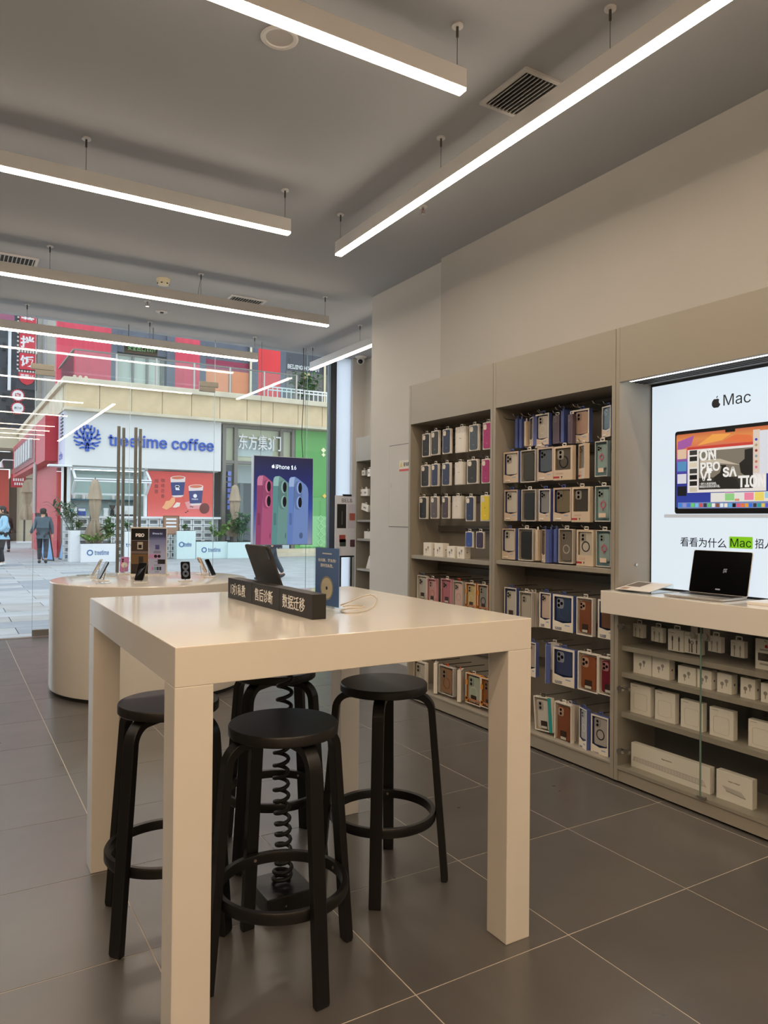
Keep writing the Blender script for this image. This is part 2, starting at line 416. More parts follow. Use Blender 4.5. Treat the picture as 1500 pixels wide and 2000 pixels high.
obj('lens', MB().cyl((0, 0, -.004), (0, 0, 0), .066, n=32), M('downlight_lens', (190, 184, 180), .3), t)
t = thing('smoke_detector', 'cream round smoke detector on the ceiling', 'smoke detector', (1.718, 6.941, ZC))
obj('base', MB().cyl((0, 0, -.018), (0, 0, 0), .062, n=24), M('cream_plastic', (214, 205, 176), .5), t, smooth=40)
obj('head', MB().lathe([(.03, -.06), (.05, -.055), (.055, -.03), (.055, -.018)], 24), M('cream_plastic', None), t, smooth=40)
for k in range(6):
    a = k*pi/3
    obj('slot', box(-.008, .008, -.002, .004, -.052, -.042), m_dark, t, (.0515*cos(a), .0515*sin(a), 0), (0, 0, a-pi/2))
def sprinkler(label, x, y):
    t = thing('sprinkler_head', label, 'sprinkler', (x, y, ZC))
    obj('escutcheon', MB().lathe([(.012, -.006), (.035, -.004), (.036, 0)], 20), m_vent, t, smooth=40)
    obj('frame', MB().cyl((0, 0, -.02), (0, 0, 0), .01).tube([(.004, 0, -.018), (.016, 0, -.032), (.006, 0, -.052)], .003).tube([(-.004, 0, -.018), (-.016, 0, -.032), (-.006, 0, -.052)], .003), m_chrome, t, smooth=40, kind='stuff')
    obj('deflector', MB().cyl((0, 0, -.056), (0, 0, -.052), .018, n=16), m_chrome, t)
    obj('bulb', MB().cyl((0, 0, -.05), (0, 0, -.02), .003, n=8), M('sprinkler_bulb', (170, 40, 30), .2), t)
sprinkler('chrome sprinkler head beside the long cabinet-side lamp', 2.893, 4.318)
sprinkler('sprinkler head near the glass shop front', 1.756, 7.74)
sprinkler('sprinkler head tucked by the end of the recess lamp', 4.30, 6.75)
t = thing('ceiling_speaker', 'small round flush ceiling speaker near the glass front', 'speaker', (1.978, 8.04, ZC))
obj('grille', MB().lathe([(.03, -.012), (.06, -.010), (.064, 0)], 24), m_vent, t, smooth=40)
obj('core', MB().cyl((0, 0, -.02), (0, 0, -.01), .02, n=16), m_dark, t)
t = thing('security_camera', 'white dome security camera in the ceiling corner of the recess', 'camera', (4.883, 8.80, ZC))
obj('base', MB().lathe([(.045, -.03), (.075, -.012), (.08, 0)], 24), M('cam_white', (225, 225, 222), .35), t, smooth=40)
obj('ball', MB().ball((0, 0, -.055), .052, 18, 12), M('cam_white', None), t, smooth=60)
obj('lens', MB().ball((-.022, -.030, -.072), .034, 16, 10), M('cam_black', (14, 14, 16), .1), t, smooth=60)
# loose cables by the lamp and the poster hangs
tag(obj('cable_loop', MB().tube([(2.02+.0*i, 6.75+.02*i, ZC-.002-.02*i*i*.35) for i in range(6)], .002, 6), M('grey_cable', (80, 80, 82), .5)), 'thin grey cable drooping from the ceiling behind a lamp', 'cable')
# hanging exit sign
ex = aty(275, 683, 8.8)
t = thing('exit_sign', 'black hanging exit sign with green lettering behind the front lamp', 'sign', (ex.x, 8.8, ex.z-.06))
m_black = M('black_plastic', (22, 21, 21), .35)
obj('panel', box(-.19, .19, -.012, .012, 0, .17), M('sign_black', (7, 7, 8), .5), t, bevel=.003)
for s in (-1, 1):
    obj('hanger_rod', MB().cyl((s*.14, 0, .17), (s*.14, 0, ZC-ex.z+.06), .004, n=8), m_wire, t)
m_exit = M('exit_green', (120, 200, 140), .4, emit=.6)
text('安全出口', .2, .06, m_exit, t, (-.05, -.0125, .068)); text('EXIT', .10, .03, m_exit, t, (.12, -.0125, .060))
# ================================================================== square white table
TX0, TX1, TY0, TY1, TZ = .485, 1.648, 1.80, 3.05, 1.039
t = thing('square_table', 'tall square white table with thick top and block legs', 'table', ((TX0+TX1)/2, (TY0+TY1)/2, 0))
hx, hy = (TX1-TX0)/2, (TY1-TY0)/2; lw = .098
obj('tabletop', box(-hx, hx, -hy, hy, TZ-.1, TZ), m_white, t, bevel=.002)
for sx in (-1, 1):
    for sy in (-1, 1):
        x0, x1 = sorted((sx*hx, sx*(hx-lw))); y0, y1 = sorted((sy*hy, sy*(hy-lw)))
        obj('leg', box(x0, x1, y0, y1, 0, TZ-.1), m_white, t, bevel=.002)
# ================================================================== round counter
DC, DR, DZ = (1.45, 6.12), .765, .855
t = thing('round_counter', 'round white drum counter carrying display phones', 'counter', (*DC, 0))
obj('body', MB().lathe([(DR-.012, .03), (DR-.004, .034), (DR, .05), (DR, DZ-.006), (DR-.004, DZ-.001), (DR-.01, DZ)], 96), m_white, t, smooth=30)
obj('plinth', MB().cyl((0, 0, 0), (0, 0, .032), DR-.03, n=64), m_dark, t, smooth=30)
# ================================================================== bentwood stools
m_stool = M('black_stained_birch', (20, 18, 17), .38, noise=.35, ns=6, stretch=(1, 14, 1))
m_stoolleg = M('black_lacquer_wood', (15, 14, 14), .36)
SZ, SR = .738, .166
def make_stool(label, loc, rot):
    t = thing('bar_stool', label, 'stool', (*loc, 0), rot, 'black bentwood stools at the square table')
    obj('seat', MB().lathe([(SR-.004, SZ-.032), (SR, SZ-.028), (SR, SZ-.004), (SR-.003, SZ)], 56), m_stool, t, smooth=40)
    # bent L-leg outline in the (r, z) plane
    zt, th = SZ-.032, .026
    rt, rf = .192, .250            # radius of the outer face under the seat and at the floor
    R = .075
    dz = zt-.0; sl = (rf-rt)/(zt-R)
    out = [(.045, zt), (rt-R+.005, zt)]
    for i in range(1, 9):
        a = pi/2*i/8; out.append((rt-R+.005+(R)*sin(a), zt-R+R*cos(a)))
    out.append((rf, .012)); out.append((rf-.004, 0)); out.append((rf-th, 0))
    inn = []
    for i in range(8, -1, -1):
        a = pi/2*i/8; inn.append((rt-R+.005+(R-th)*sin(a), zt-R+(R-th)*cos(a)))
    inn.append((.045, zt-th))
    poly = out+inn
    me = MB().prism(poly, -.021, .021).mesh('leg', 35); me.materials.append(m_stoolleg)
    for k in range(4):
        lg = obj('leg', me, m_stoolleg, t, None, (0, 0, k*pi/2), bevel=.0025)
    zr = .245; ro = rt+(rf-rt)*(zt-R-zr)/(zt-R)-th+.001
    fr = obj('foot_ring', MB().lathe([(ro-.020, zr-.016), (ro-.003, zr-.017), (ro+.0, zr-.012), (ro, zr+.012), (ro-.003, zr+.017), (ro-.018, zr+.016), (ro-.020, zr+.012)], 64, closed=True), m_stoolleg, t, smooth=40)
    for k in range(4):
        a = k*pi/2
        obj('screw', MB().cyl(((ro-.0215)*cos(a), (ro-.0215)*sin(a), zr), ((ro-.018)*cos(a), (ro-.018)*sin(a), zr), .005, n=10), m_steel, fr)
    return t
make_stool('black round bentwood stool beside the cable box, at the open front of the table', (.889, 2.066), radians(5))
make_stool('black round bentwood stool between the table and the phone case cabinets', (1.4375, 2.385), radians(-37))
make_stool('black round bentwood stool pushed against the left table legs', (.655, 2.50), radians(37))
make_stool('black round bentwood stool under the table side nearest the round counter', (1.165, 2.80), radians(33))
# ================================================================== cable box with coiled cable
t = thing('cable_box', 'flat black floor box with white screw under the table', 'floor box', (1.037, 2.417, 0))
obj('case', box(-.088, .088, -.091, .091, .0, .06), m_black, t, bevel=.003)
obj('screw', MB().cyl((-.02, -.091, .025), (-.02, -.0925, .025), .0035, n=10), m_chrome, t)
pts = []
turns, z0, z1 = 21, .066, TZ-.1
N = turns*14
for i in range(N+1):
    u = i/N; a = 2*pi*turns*u
    zz = z0+(z1-z0)*(.02*u+.98*u**1.25)
    r = .025 if u > .10 else .031
    pts.append((1.042+r*cos(a)+.006*sin(9*u), 2.425+r*sin(a), zz))
tag(obj('coiled_cable', MB().tube(pts, .0072, 8), M('rubber_black', (18, 17, 17), .5), smooth=60), 'black coiled spiral cable hanging from table to floor box', 'cable')
# ================================================================== things on the square table
m_signblk = M('black_block', (30, 28, 27), .45)
m_print = M('white_print', (245, 245, 243), .5)
ang = radians(-88.3); d = Vector((cos(ang), sin(ang), 0)); L0 = Vector((.970, 2.828, TZ))
for k, (tx, tw, lb) in enumerate((('1对1私教', .155, 'private tuition'), ('售后诊断', .165, 'after sales diagnosis'), ('数据迁移', .175, 'data transfer'))):
    p = L0+d*(.247*(k+.5))
    t = thing('sign_block', 'black block with white Chinese lettering for '+lb+' on the table', 'sign', p, ang)
    obj('block', box(-.1228, .1228, 0, .05, 0, .08), m_signblk, t, bevel=.0015)
    text(tx, tw-.005, .046, m_print, t, (-.014, -.0004, .040), bold=.003)
# tablet in a folding keyboard case, its back to the viewer
m_folio = M('dark_folio', (38, 35, 33), .6, bump=.1, bs=400)
t = thing('tablet', 'black tablet in a keyboard folio standing behind the sign blocks', 'tablet', (1.10, 2.645, TZ), -pi/2)
obj('keyboard_base', box(-.124, .124, 0, .19, 0, .006), m_folio, t, bevel=.002)
obj('hinge', MB().prism([(-.004, .0), (.03, 0), (.03, .012), (-.012, .05), (-.022, .048)], -.122, .122, 'x'), m_folio, t)
pn = obj('panel', MB().prism(rrect(.248, .20, .014, 5, 0, .118), -.004, .004), m_folio, t, (0, -.005, .012), (.36, 0, 0), bevel=.001)
obj('camera_bump', MB().prism(rrect(.026, .044, .010, 5), -.006, -.004), M('cam_glass', (18, 18, 20), .12), pn, (.100, 0, .188), bevel=.0008)
obj('screen', box(-.118, .118, .0041, .0048, .026, .210), M('screen_off', (10, 10, 12), .06), pn)
# acrylic notice stand
m_acr = glassmat('acrylic', (.95, .97, .97), .0, 1.49)
t = thing('acrylic_notice_stand', 'clear acrylic stand with blue printed card at the end of the sign blocks', 'sign', (1.121, 2.244, TZ), radians(-84))
obj('base_block', box(-.045, .072, -.022, .03, 0, .02), m_acr, t, bevel=.002)
obj('front_plate', box(-.077, .077, -.006, -.0015, .02, .222), m_acr, t)
obj('back_plate', box(-.077, .077, .0015, .006, .02, .222), m_acr, t)
cdp = obj('card', box(-.0745, .0745, -.001, .001, .022, .219), M('blue_card', (92, 124, 182), .5), t)  # blue lightened to carry the reflection of the acrylic
m_cardtx = M('card_print', (240, 236, 230), .6)
text('有问题，学东西?', .112, .012, m_cardtx, cdp, (0, -.0012, .177)); text('随时找私教。', .078, .012, m_cardtx, cdp, (0, -.0012, .159))
obj('printed_line', box(-.03, .03, -.0012, -.001, .198, .202), m_cardtx, cdp)
obj('round_badge', MB().prism(circ(.040, 32, 0, .082), -.0012, -.001), M('badge_cream', (232, 218, 194), .6), cdp)
obj('badge_ring', MB().ring(circ(.0385, 32, 0, .082), circ(.036, 32, 0, .082), -.0015, -.0012), M('badge_grey', (130, 124, 118), .6), cdp)
obj('badge_core', MB().prism(circ(.006, 16, 0, .082), -.0015, -.0012), M('badge_dark', (50, 46, 46), .6), cdp)
Zt = zoomer(380, 960, 400/1500)
pts = [atz(*Zt(x, y), TZ+.0022) for x, y in ((1070, 830), (1150, 800), (1230, 768), (1300, 757), (1335, 790), (1315, 838), (1270, 868), (1180, 888), (1095, 885), (1072, 868), (1130, 856), (1225, 850), (1236, 838), (1150, 832), (1078, 842))]
sm = []
for i in range(len(pts)-1):
    for k in range(4):
        u = k/4; p0, p1, p2, p3 = pts[max(i-1, 0)], pts[i], pts[i+1], pts[min(i+2, len(pts)-1)]
        sm.append(.5*((2*p1)+(p2-p0)*u+(2*p0-5*p1+4*p2-p3)*u*u+(3*p1-p0-3*p2+p3)*u**3))
sm = [(p.x, p.y, TZ+.0022+.0024*(1 if 14 < i < 30 else 0)) for i, p in enumerate(sm)]
tag(obj('charging_cable', MB().tube(sm, .0021, 6), M('white_cable', (215, 205, 190), .5), smooth=60), 'thin white charging cable coiled loosely on the square table', 'cable')
# ================================================================== phones on the round counter
Z4, Z5b = zoomer(90, 1000, .16), zoomer(320, 1030, .16)
Rh, Fh = Vector((.857, -.515, 0)), Vector((.515, .857, 0))
m_scr = M('phone_screen', (12, 12, 14), .07); m_base = M('stand_white', (226, 222, 216), .3)
def phone(base, s, frame, back, label, wall=None, tilt=.48):
    p = atz(*base, DZ+.004); p.z = DZ
    a = math.atan2(s.y, s.x)+pi/2
    st = thing('phone_stand', 'white charging stand under the '+' '.join(label.split()[:9]), 'phone stand', p, a, 'white phone stands on the round counter')
    obj('base_plate', MB().prism([(-.052, -.02), (-.03, -.046), (.03, -.046), (.052, -.02), (.052, .03), (-.052, .03)], 0, .009, 'z'), m_base, st, bevel=.002)
    obj('post', MB().tube([(0, .0, .008), (0, .012, .06), (0, .012, .078)], .0032, 8), m_chrome, st, smooth=50)
    obj('puck', MB().cyl((0, .006, .0800), (0, -.0005, .0840), .027, n=24), m_base, st, smooth=40)
    t = thing('smartphone', label, 'phone', p+Vector((0, 0, .084)), 0, None, rot=(-tilt, 0, a))
    bd = obj('body', MB().prism(rrect(.0716, .1476, .011, 5), -.0085, -.0005), M(frame[0], frame[1], .3, metal=.5), t, bevel=.0012)
    obj('screen', MB().prism(rrect(.0680, .1440, .0095, 5), -.0090, -.0084), m_scr, t)
    obj('back_glass', MB().prism(rrect(.0700, .1460, .010, 5), -.0008, -.0001), M(back[0], back[1], .25), t)
    cb = obj('camera_plate', MB().prism(rrect(.022, .040, .010, 5), -.0005, .0028), M(back[0], back[1], .25), t, (.018, 0, .046))
    for k in (-1, 1): obj('lens', MB().cyl((.018, .0025, .046+k*.0095), (.018, .0042, .046+k*.0095), .008, n=16), m_scr, cb, (-.018, 0, -.046))
    if wall == 'flower':
        g = M('wall_grey', (120, 122, 128), .2, emit=.3)
        for k in (-1, 1):
            for q in (1.0, .62): obj('wallpaper_petal', MB().ring(circ(.024*q, 24, 0, k*.03, .030*q), circ(.017*q, 24, 0, k*.03, .019*q), -.0093, -.0090), g, t)
    if wall == 'lines':
        g = M('wall_line', (150, 150, 150), .2, emit=.3)
        for k in range(5):
            obj('wallpaper_line', MB().prism([(-.03+.001*k, -.06+.016*k), (.004, .006*k), (.03, .055-.006*k), (.005, .006*k-.0012)], -.0093, -.0090), g, t)
    return t
phone(Z4(700, 838), (-Rh*.75-Fh*.6).normalized(), ('ph_black', (40, 40, 42)), ('ph_black_back', (45, 45, 48)), 'black smartphone leaning beside an acrylic label, front screen off')
phone(Z4(628, 796), (-Rh*.98-Fh*.12).normalized(), ('ph_silver', (190, 190, 190)), ('ph_white_back', (210, 208, 205)), 'silver edged smartphone right behind the black one')
phone(Z4(955, 754), (-Rh*.45+Fh*.8).normalized(), ('ph_pink', (190, 130, 175)), ('ph_pink_back', (200, 135, 185)), 'pink smartphone seen from the back on its charger')
phone(Z4(1160, 860), (-Fh-Rh*.15).normalized(), ('ph_titan', (120, 112, 104)), ('ph_titan_back', (120, 112, 104)), 'dark smartphone with fine line wallpaper before the product board', 'lines')
phone(Z5b(262, 652), (-Fh+Rh*.40).normalized(), ('ph_black', None), ('ph_black_back', None), 'black smartphone with grey petal wallpaper right of the product board', 'flower')
phone(Z5b(460, 570), (Rh*.75+Fh*.6).normalized(), ('ph_tan', (190, 165, 140)), ('ph_tan_back', (205, 180, 155)), 'tan smartphone seen from the back at the far counter edge')
phone(Z5b(560, 606), (Rh*.97-Fh*.2).normalized(), ('ph_teal', (50, 66, 74)), ('ph_teal_back', (55, 72, 80)), 'dark teal smartphone turned edge-on at the counter edge')
# small acrylic price plates and thin cables
for q, ((bx_, by_), lb) in enumerate((((700, 872), 'clear acrylic label plate in front of the black smartphone'), ((450, 772), 'clear acrylic label plate at the left counter edge'))):
    p = atz(*Z4(bx_, by_), DZ+.002); p.z = DZ
    tag(obj('acrylic_label', box(-.05, .05, -.035, .035, 0, .010), m_acr, None, p, (0, 0, radians(-20)), bevel=.001), lb, 'label plate')
cpts = [atz(*Z4(x, y), DZ+.0025) for x, y in ((740, 785), (830, 782), (900, 795), (930, 815), (1000, 830), (1080, 832))]
tag(obj('phone_cable', MB().tube(cpts, .0022, 6), M('white_cable', None), smooth=60), 'thin white cable between the phones on the round counter', 'cable')
# product board
p = atz(*Z4(1250, 768), DZ); p.z = DZ
t = thing('product_board', 'upright double panel product board with dark and lilac halves on round counter', 'sign', p, radians(-31))
bw, bh = .315, .415
obj('board', box(-bw/2, bw/2, -.004, .012, 0, bh), m_base, t, bevel=.001)
obj('foot', box(-bw/2, bw/2, -.03, .07, 0, .006), m_base, t)
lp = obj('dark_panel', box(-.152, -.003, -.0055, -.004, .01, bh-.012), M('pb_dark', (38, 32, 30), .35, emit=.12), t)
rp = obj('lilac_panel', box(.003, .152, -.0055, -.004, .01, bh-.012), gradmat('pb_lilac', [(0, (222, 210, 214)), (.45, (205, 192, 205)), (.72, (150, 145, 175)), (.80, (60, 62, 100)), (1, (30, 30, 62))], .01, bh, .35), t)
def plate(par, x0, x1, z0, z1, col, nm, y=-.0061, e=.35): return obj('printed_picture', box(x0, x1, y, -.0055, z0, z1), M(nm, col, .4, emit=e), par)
text('PRO', .075, .030, M('pb_tx', (235, 215, 195), .4, emit=.6), lp, (-.076, -.0056, .345), bold=.03)
plate(lp, -.150, -.005, .2985, .300, (205, 195, 190), 'pb_rule')
plate(lp, -.150, -.005, .212, .296, (70, 50, 38), 'pb_brown'); plate(lp, -.098, -.05, .222, .285, (200, 176, 150), 'pb_glow', -.0063)
plate(lp, -.088, -.060, .232, .262, (25, 20, 20), 'pb_chip', -.0066)
plate(lp, -.150, -.005, .184, .208, (120, 98, 84), 'pb_tan'); plate(lp, -.150, -.005, .094, .180, (120, 84, 48), 'pb_desert')
plate(lp, -.085, -.045, .100, .160, (50, 38, 30), 'pb_rider', -.0063); plate(lp, -.150, -.005, .034, .090, (56, 42, 36), 'pb_dusk')
text('iPhone 16', .085, .016, M('pb_tx2', (200, 205, 230), .4, emit=.5), rp, (.076, -.0056, .360), bold=.02)
plate(rp, .058, .094, .222, .262, (84, 84, 128), 'pb_chip2'); plate(rp, .003, .095, .143, .182, (205, 145, 175), 'pb_pink')
for k in (0, 1): obj('printed_lens', MB().prism(circ(.014, 16, .062+.03*k, .163), -.0068, -.0061), M('pb_lens', (30, 22, 26), .3), rp)
plate(rp, .080, .145, .096, .136, (38, 32, 36), 'pb_strip')
for k, c_ in enumerate(((205, 135, 165), (120, 160, 150), (56, 60, 74), (50, 54, 66))): plate(rp, .028+.022*k, .046+.022*k, .042, .072, c_, 'pb_ph%d' % k)
for zz, ww in ((.198, .07), (.190, .06), (.206, .05), (.116, .04), (.085, .05), (.026, .04)):
    plate(rp, .075-ww/2, .075+ww/2, zz, zz+.004, (90, 84, 96), 'pb_line')
# ================================================================== wall cabinets
m_cab = M('greige_lacquer', (152, 147, 136), .42, noise=.012, ns=4)
m_cabd = M('greige_back', (140, 135, 126), .55)
m_rail = M('rail_grey', (96, 93, 88), .5, metal=.2)
m_hook = M('hook_black', (58, 56, 54), .4, metal=.5)
XF = 3.0
def cabinet(label, yl, wid, shelf=1.09, rails=()):
    t = thing('wall_cabinet', label, 'cabinet', (XF, yl, 0), -pi/2)
    s = .026; Dp = .60
    for x0, x1 in ((.0015, s), (wid-s, wid-.0015)):
        obj('side_panel', box(x0, x1, 0, Dp, .012, 2.37), m_cab, t, bevel=.0015)
    obj('header_panel', box(s, wid-s, .001, .30, 2.075, 2.37), m_cab, t, bevel=.001)
    obj('plinth', box(s, wid-s, .006, .30, .012, .084), m_cab, t)
    obj('deck', box(s, wid-s, .002, .30, .084, .096), m_cab, t, bevel=.0015)
    obj('back_panel', box(s, wid-s, .285, .30, .096, 2.075), m_cabd, t)
    if shelf: obj('shelf', box(s, wid-s, .012, .285, shelf-.026, shelf), m_cab, t, bevel=.0015)
    for z in rails: obj('hook_rail', box(s+.004, wid-s-.004, .258, .285, z-.022, z+.022), m_rail, t, bevel=.001)
    return t
Y1, Y2, Y3, Y4 = 4.645, 3.650, 2.648, 1.648
cab1 = cabinet('greige wall cabinet beside the access panel, first bay of phone cases', Y1, Y1-Y2, 1.09, (1.945, 1.725, 1.51, 1.29, .99, .70, .42))
cab2 = cabinet('greige wall cabinet in the middle, crammed with boxed phone cases', Y2, Y2-Y3, 1.105, (2.03, 1.79, 1.565, 1.34, 1.02, .74, .46))
# ---- boxed phone cases
SIDE = {'blue': (76, 94, 160), 'beige': (206, 190, 168), 'white': (224, 220, 212), 'lb': (150, 180, 192), 'pink': (214, 160, 170), 'orange': (214, 140, 50), 'clear': (190, 186, 180), 'purple': (84, 70, 86), 'teal': (40, 150, 150), 'kraft': (194, 174, 156)}
PC = {}
def colmat(c, r=.45, pre='c'):
    k = '%s_%d_%d_%d_%d' % (pre, *c, int(r*100))
    return M(k, c, r)
GROUPC = 'boxed phone cases hanging in the cabinets'
m_win = glassmat('pack_window', (.97, .97, .96), .06, 1.2, .55)
def hook_for(cab, loc, tz, X):
    """hook from the rail through the hang tab, local to the cabinet"""
    lx = cab.location.y-loc.y; y1 = loc.x-XF-.014
    o = obj('hook', MB().tube([(lx, .275, tz-.004), (lx, y1+.006, tz), (lx, y1-.004, tz+.003), (lx, y1-.012, tz+.013)], .0028, 6), m_hook if cab is cab1 else m_chrome, cab, smooth=60)
    return o
def pbox(cab, zz, rect, X, label, kind='apple', case=(40, 40, 42), side='white', front=None, yaw=0., hang=True, tab=None, h=None, wd=None, depth=.026, cam=3, ring=None, txt=None, nhook=True, roll=0.):
    l, t_, r, b = rect
    (pl, pt), (pr, pb) = zz(l, t_), zz(r, b)
    pm = (pl+pr)/2; my = (pt+pb)/2
    yl, yr = atx(pl, my, X).y, atx(pr, my, X).y
    zt, zb = atx(pm, pt, X).z, atx(pm, pb, X).z
    if h: zb = zt-h
    Hh = zt-zb; Wd = wd or (yl-yr)
    loc = Vector((X, (yl+yr)/2, zb))
    t = thing('phone_case_box', label, 'phone case box', loc, -pi/2+yaw, GROUPC, rot=(0, roll, -pi/2+yaw))
    sc = SIDE[side]; fc = SIDE[front] if front else SIDE[side]
    W2 = Wd/2
    m_s, m_f = colmat(sc), colmat(fc)
    if kind == 'spine':
        obj('carton', box(-W2, W2, 0, .09, 0, Hh), m_s, t, bevel=.001)
        obj('front_flap', box(-W2*.96, W2*.96, -.001, 0, Hh*.02, Hh*.98), m_s, t)
    elif kind == 'plain':
        obj('carton', box(-W2, W2, 0, depth, 0, Hh), m_s, t, bevel=.001)
        obj('printed_outline', MB().ring(rrect(Wd*.82, Hh*.93, Wd*.13, 5, 0, Hh/2), rrect(Wd*.80, Hh*.92, Wd*.12, 5, 0, Hh/2), -.0006, 0), colmat((150, 146, 140)), t)
        obj('printed_camera', MB().ring(rrect(Wd*.30, Hh*.17, Wd*.09, 5, -W2*.42, Hh*.85), rrect(Wd*.28, Hh*.16, Wd*.08, 5, -W2*.42, Hh*.85), -.0006, 0), colmat((170, 166, 160)), t)
        text('iPhone', Wd*.2, None, colmat((120, 116, 110)), t, (0, -.0002, Hh*.55), ext=.0003)
    elif kind == 'apple':
        obj('carton', box(-W2, W2, 0, depth, 0, Hh), m_s, t, bevel=.001)
        cs = obj('phone_case', MB().prism(rrect(Wd*.82, Hh*.92, Wd*.14, 5, 0, Hh*.5), -.0030, 0), colmat(case, .55), t, bevel=.0008)
        if cam: obj('camera_opening', MB().prism(rrect(Wd*.34, Hh*.20 if cam > 1 else Hh*.19, Wd*.12, 5, -W2*.42, Hh*.83), -.0036, -.0028), colmat((222, 214, 200)), cs)
        lt = tuple(min(255, int(v+60)) for v in case)
        obj('printed_line', box(-W2*.22, W2*.22, -.0034, -.0030, Hh*.235, Hh*.245), colmat(lt), cs)
        obj('printed_line', box(-W2*.15, W2*.15, -.0034, -.0030, Hh*.205, Hh*.215), colmat(lt), cs)
        apple(Wd*.13, colmat(tuple(int(v*.8) for v in case)), cs, (0, -.0030, Hh*.52))
    else:
        # carton as an open tray: the window shows the case inside
        bd = Wd*.075; band = Hh*(.24 if kind in ('vband', 'ringbox') else .05)
        obj('carton_back', box(-W2, W2, depth-.002, depth, 0, Hh), m_s, t)
        mside = MB().ring(rrect(Wd, Hh, .001, 2, 0, Hh/2), rrect(Wd-.003, Hh-.003, .001, 2, 0, Hh/2), 0, depth-.002)
        obj('carton_sides', mside, m_s, t)
        if kind == 'vband':      # pale front with a V-shaped lower band
            outer = [(-W2, 0), (0, 0), (W2, 0), (W2, Hh*.5), (W2, Hh), (0, Hh), (-W2, Hh), (-W2, Hh*.5)]
            a = W2-bd
            inner = [(-a, Hh*.27), (0, Hh*.22), (a, Hh*.27), (a, Hh*.5), (a, Hh-bd), (0, Hh-bd), (-a, Hh-bd), (-a, Hh*.5)]
            obj('front_panel', MB().ring(outer, inner, -.001, .0005), m_f, t)
            obj('lower_band', MB().prism([(-W2, 0), (W2, 0), (W2, Hh*.27), (0, Hh*.20), (-W2, Hh*.27)], -.0014, -.001), colmat((204, 186, 166) if cab is cab2 and zb > 1.0 else (228, 222, 208)), t)
            text('CASE', Wd*.34, Hh*.05, m_print if zb > 1.0 else colmat((70, 90, 140)), t, (-W2*.42, -.0015, Hh*.075), bold=.02)
            obj('printed_bar', box(-W2*.74, -W2*.12, -.0018, -.0014, Hh*.025, Hh*.042), colmat((110, 110, 116)), t)
            obj('printed_tag', MB().prism(rrect(Wd*.24, Hh*.035, .002, 3, W2*.45, Hh*.17), -.0018, -.0014), colmat((150, 170, 200)), t)
        elif kind == 'ringbox':
            obj('front_panel', MB().ring(rrect(Wd, Hh, .001, 2, 0, Hh/2), rrect(Wd*.80, Hh*.64, .004, 2, 0, Hh*.62), -.001, .0005), m_f, t)
            obj('red_label', box(-W2, -W2*.35, -.0016, -.001, Hh*.06, Hh*.115), colmat((170, 42, 46)), t)
            obj('printed_mark', MB().prism([(-W2*.20, Hh*.115), (-W2*.02, Hh*.115), (-W2*.11, Hh*.04)], -.0016, -.001), colmat((80, 76, 72)), t)
            for q in (.17, .20): obj('printed_line', box(-W2*.7, W2*.05, -.0014, -.001, Hh*q, Hh*q+.0025), colmat((190, 150, 140)), t)
        elif kind == 'tray':
            obj('front_panel', MB().ring(rrect(Wd, Hh, .001, 2, 0, Hh/2), rrect(Wd*.90, Hh*.94, .002, 2, 0, Hh/2), -.001, .0005), m_f, t)
        else:                     # 'clear' plastic pack
            obj('front_panel', MB().ring(rrect(Wd, Hh, .001, 2, 0, Hh/2), rrect(Wd*.93, Hh*.95, .002, 2, 0, Hh/2), -.001, .0005), colmat((206, 203, 198)), t)
        cw, chh = Wd*.72, min(Hh*.84, Wd*.72*2.05)
        cz = Hh*.90-chh/2
        if kind in ('vband', 'ringbox'): chh = Hh*.66; cz = Hh*.60
        cs = obj('phone_case', MB().prism(rrect(cw, chh, cw*.14, 5, 0, cz), depth*.25, depth-.003), colmat(case, .35), t, bevel=.001)
        yf = depth*.25
        if cam:
            ccol = tuple(int(v*.55+ (120 if sum(case) < 300 else 60)) for v in case)
            cp = obj('camera_plate', MB().prism(rrect(cw*.46, cw*.50, cw*.13, 5, -cw*.22, cz+chh/2-cw*.32), yf-.0016, yf), colmat(ccol, .3), cs)
            spots = ((-.32, -.20), (-.32, -.42), (-.12, -.31)) if cam == 3 else ((-.22, -.20), (-.22, -.43))
            for (sx, sz) in spots:
                obj('lens', MB().cyl((sx*cw, yf-.0035, cz+chh/2+sz*cw), (sx*cw, yf-.0014, cz+chh/2+sz*cw), cw*.085, n=14), m_scr, cp)
        if ring:
            obj('magnet_ring', MB().ring(circ(cw*.33, 28, 0, cz-chh*.10), circ(cw*.26, 28, 0, cz-chh*.10), yf-.0012, yf), colmat(ring, .35), cs)
        if kind == 'tray':
            tg = obj('paper_sleeve', MB().prism(rrect(cw*.50, chh*.28, .004, 3, 0, cz-chh*.36), yf-.002, yf-.0005), colmat((58, 42, 36)), cs)
            obj('white_sticker', box(-cw*.22, cw*.22, yf-.0026, yf-.002, cz-chh*.48, cz-chh*.40), colmat((220, 216, 208)), tg)
        if txt == 'charm':
            ch = obj('charm', MB().ring(circ(cw*.26, 20, 0, cz-chh*.02), circ(cw*.17, 20, 0, cz-chh*.02), yf-.004, yf-.001), colmat((206, 120, 150), .4), cs)
            obj('charm_strap', MB().tube([(0, yf-.003, cz+chh*.14), (cw*.05, yf-.003, cz+chh*.08)], .0025, 6).tube([(0, yf-.003, cz-chh*.14), (-cw*.03, yf-.003, cz-chh*.22)], .0025, 6), colmat((206, 120, 150), .4), ch, kind='stuff')
            obj('handwritten_tag', box(-W2*.45, W2*.45, -.0016, -.001, Hh*.12, Hh*.24), colmat((226, 206, 186)), t)
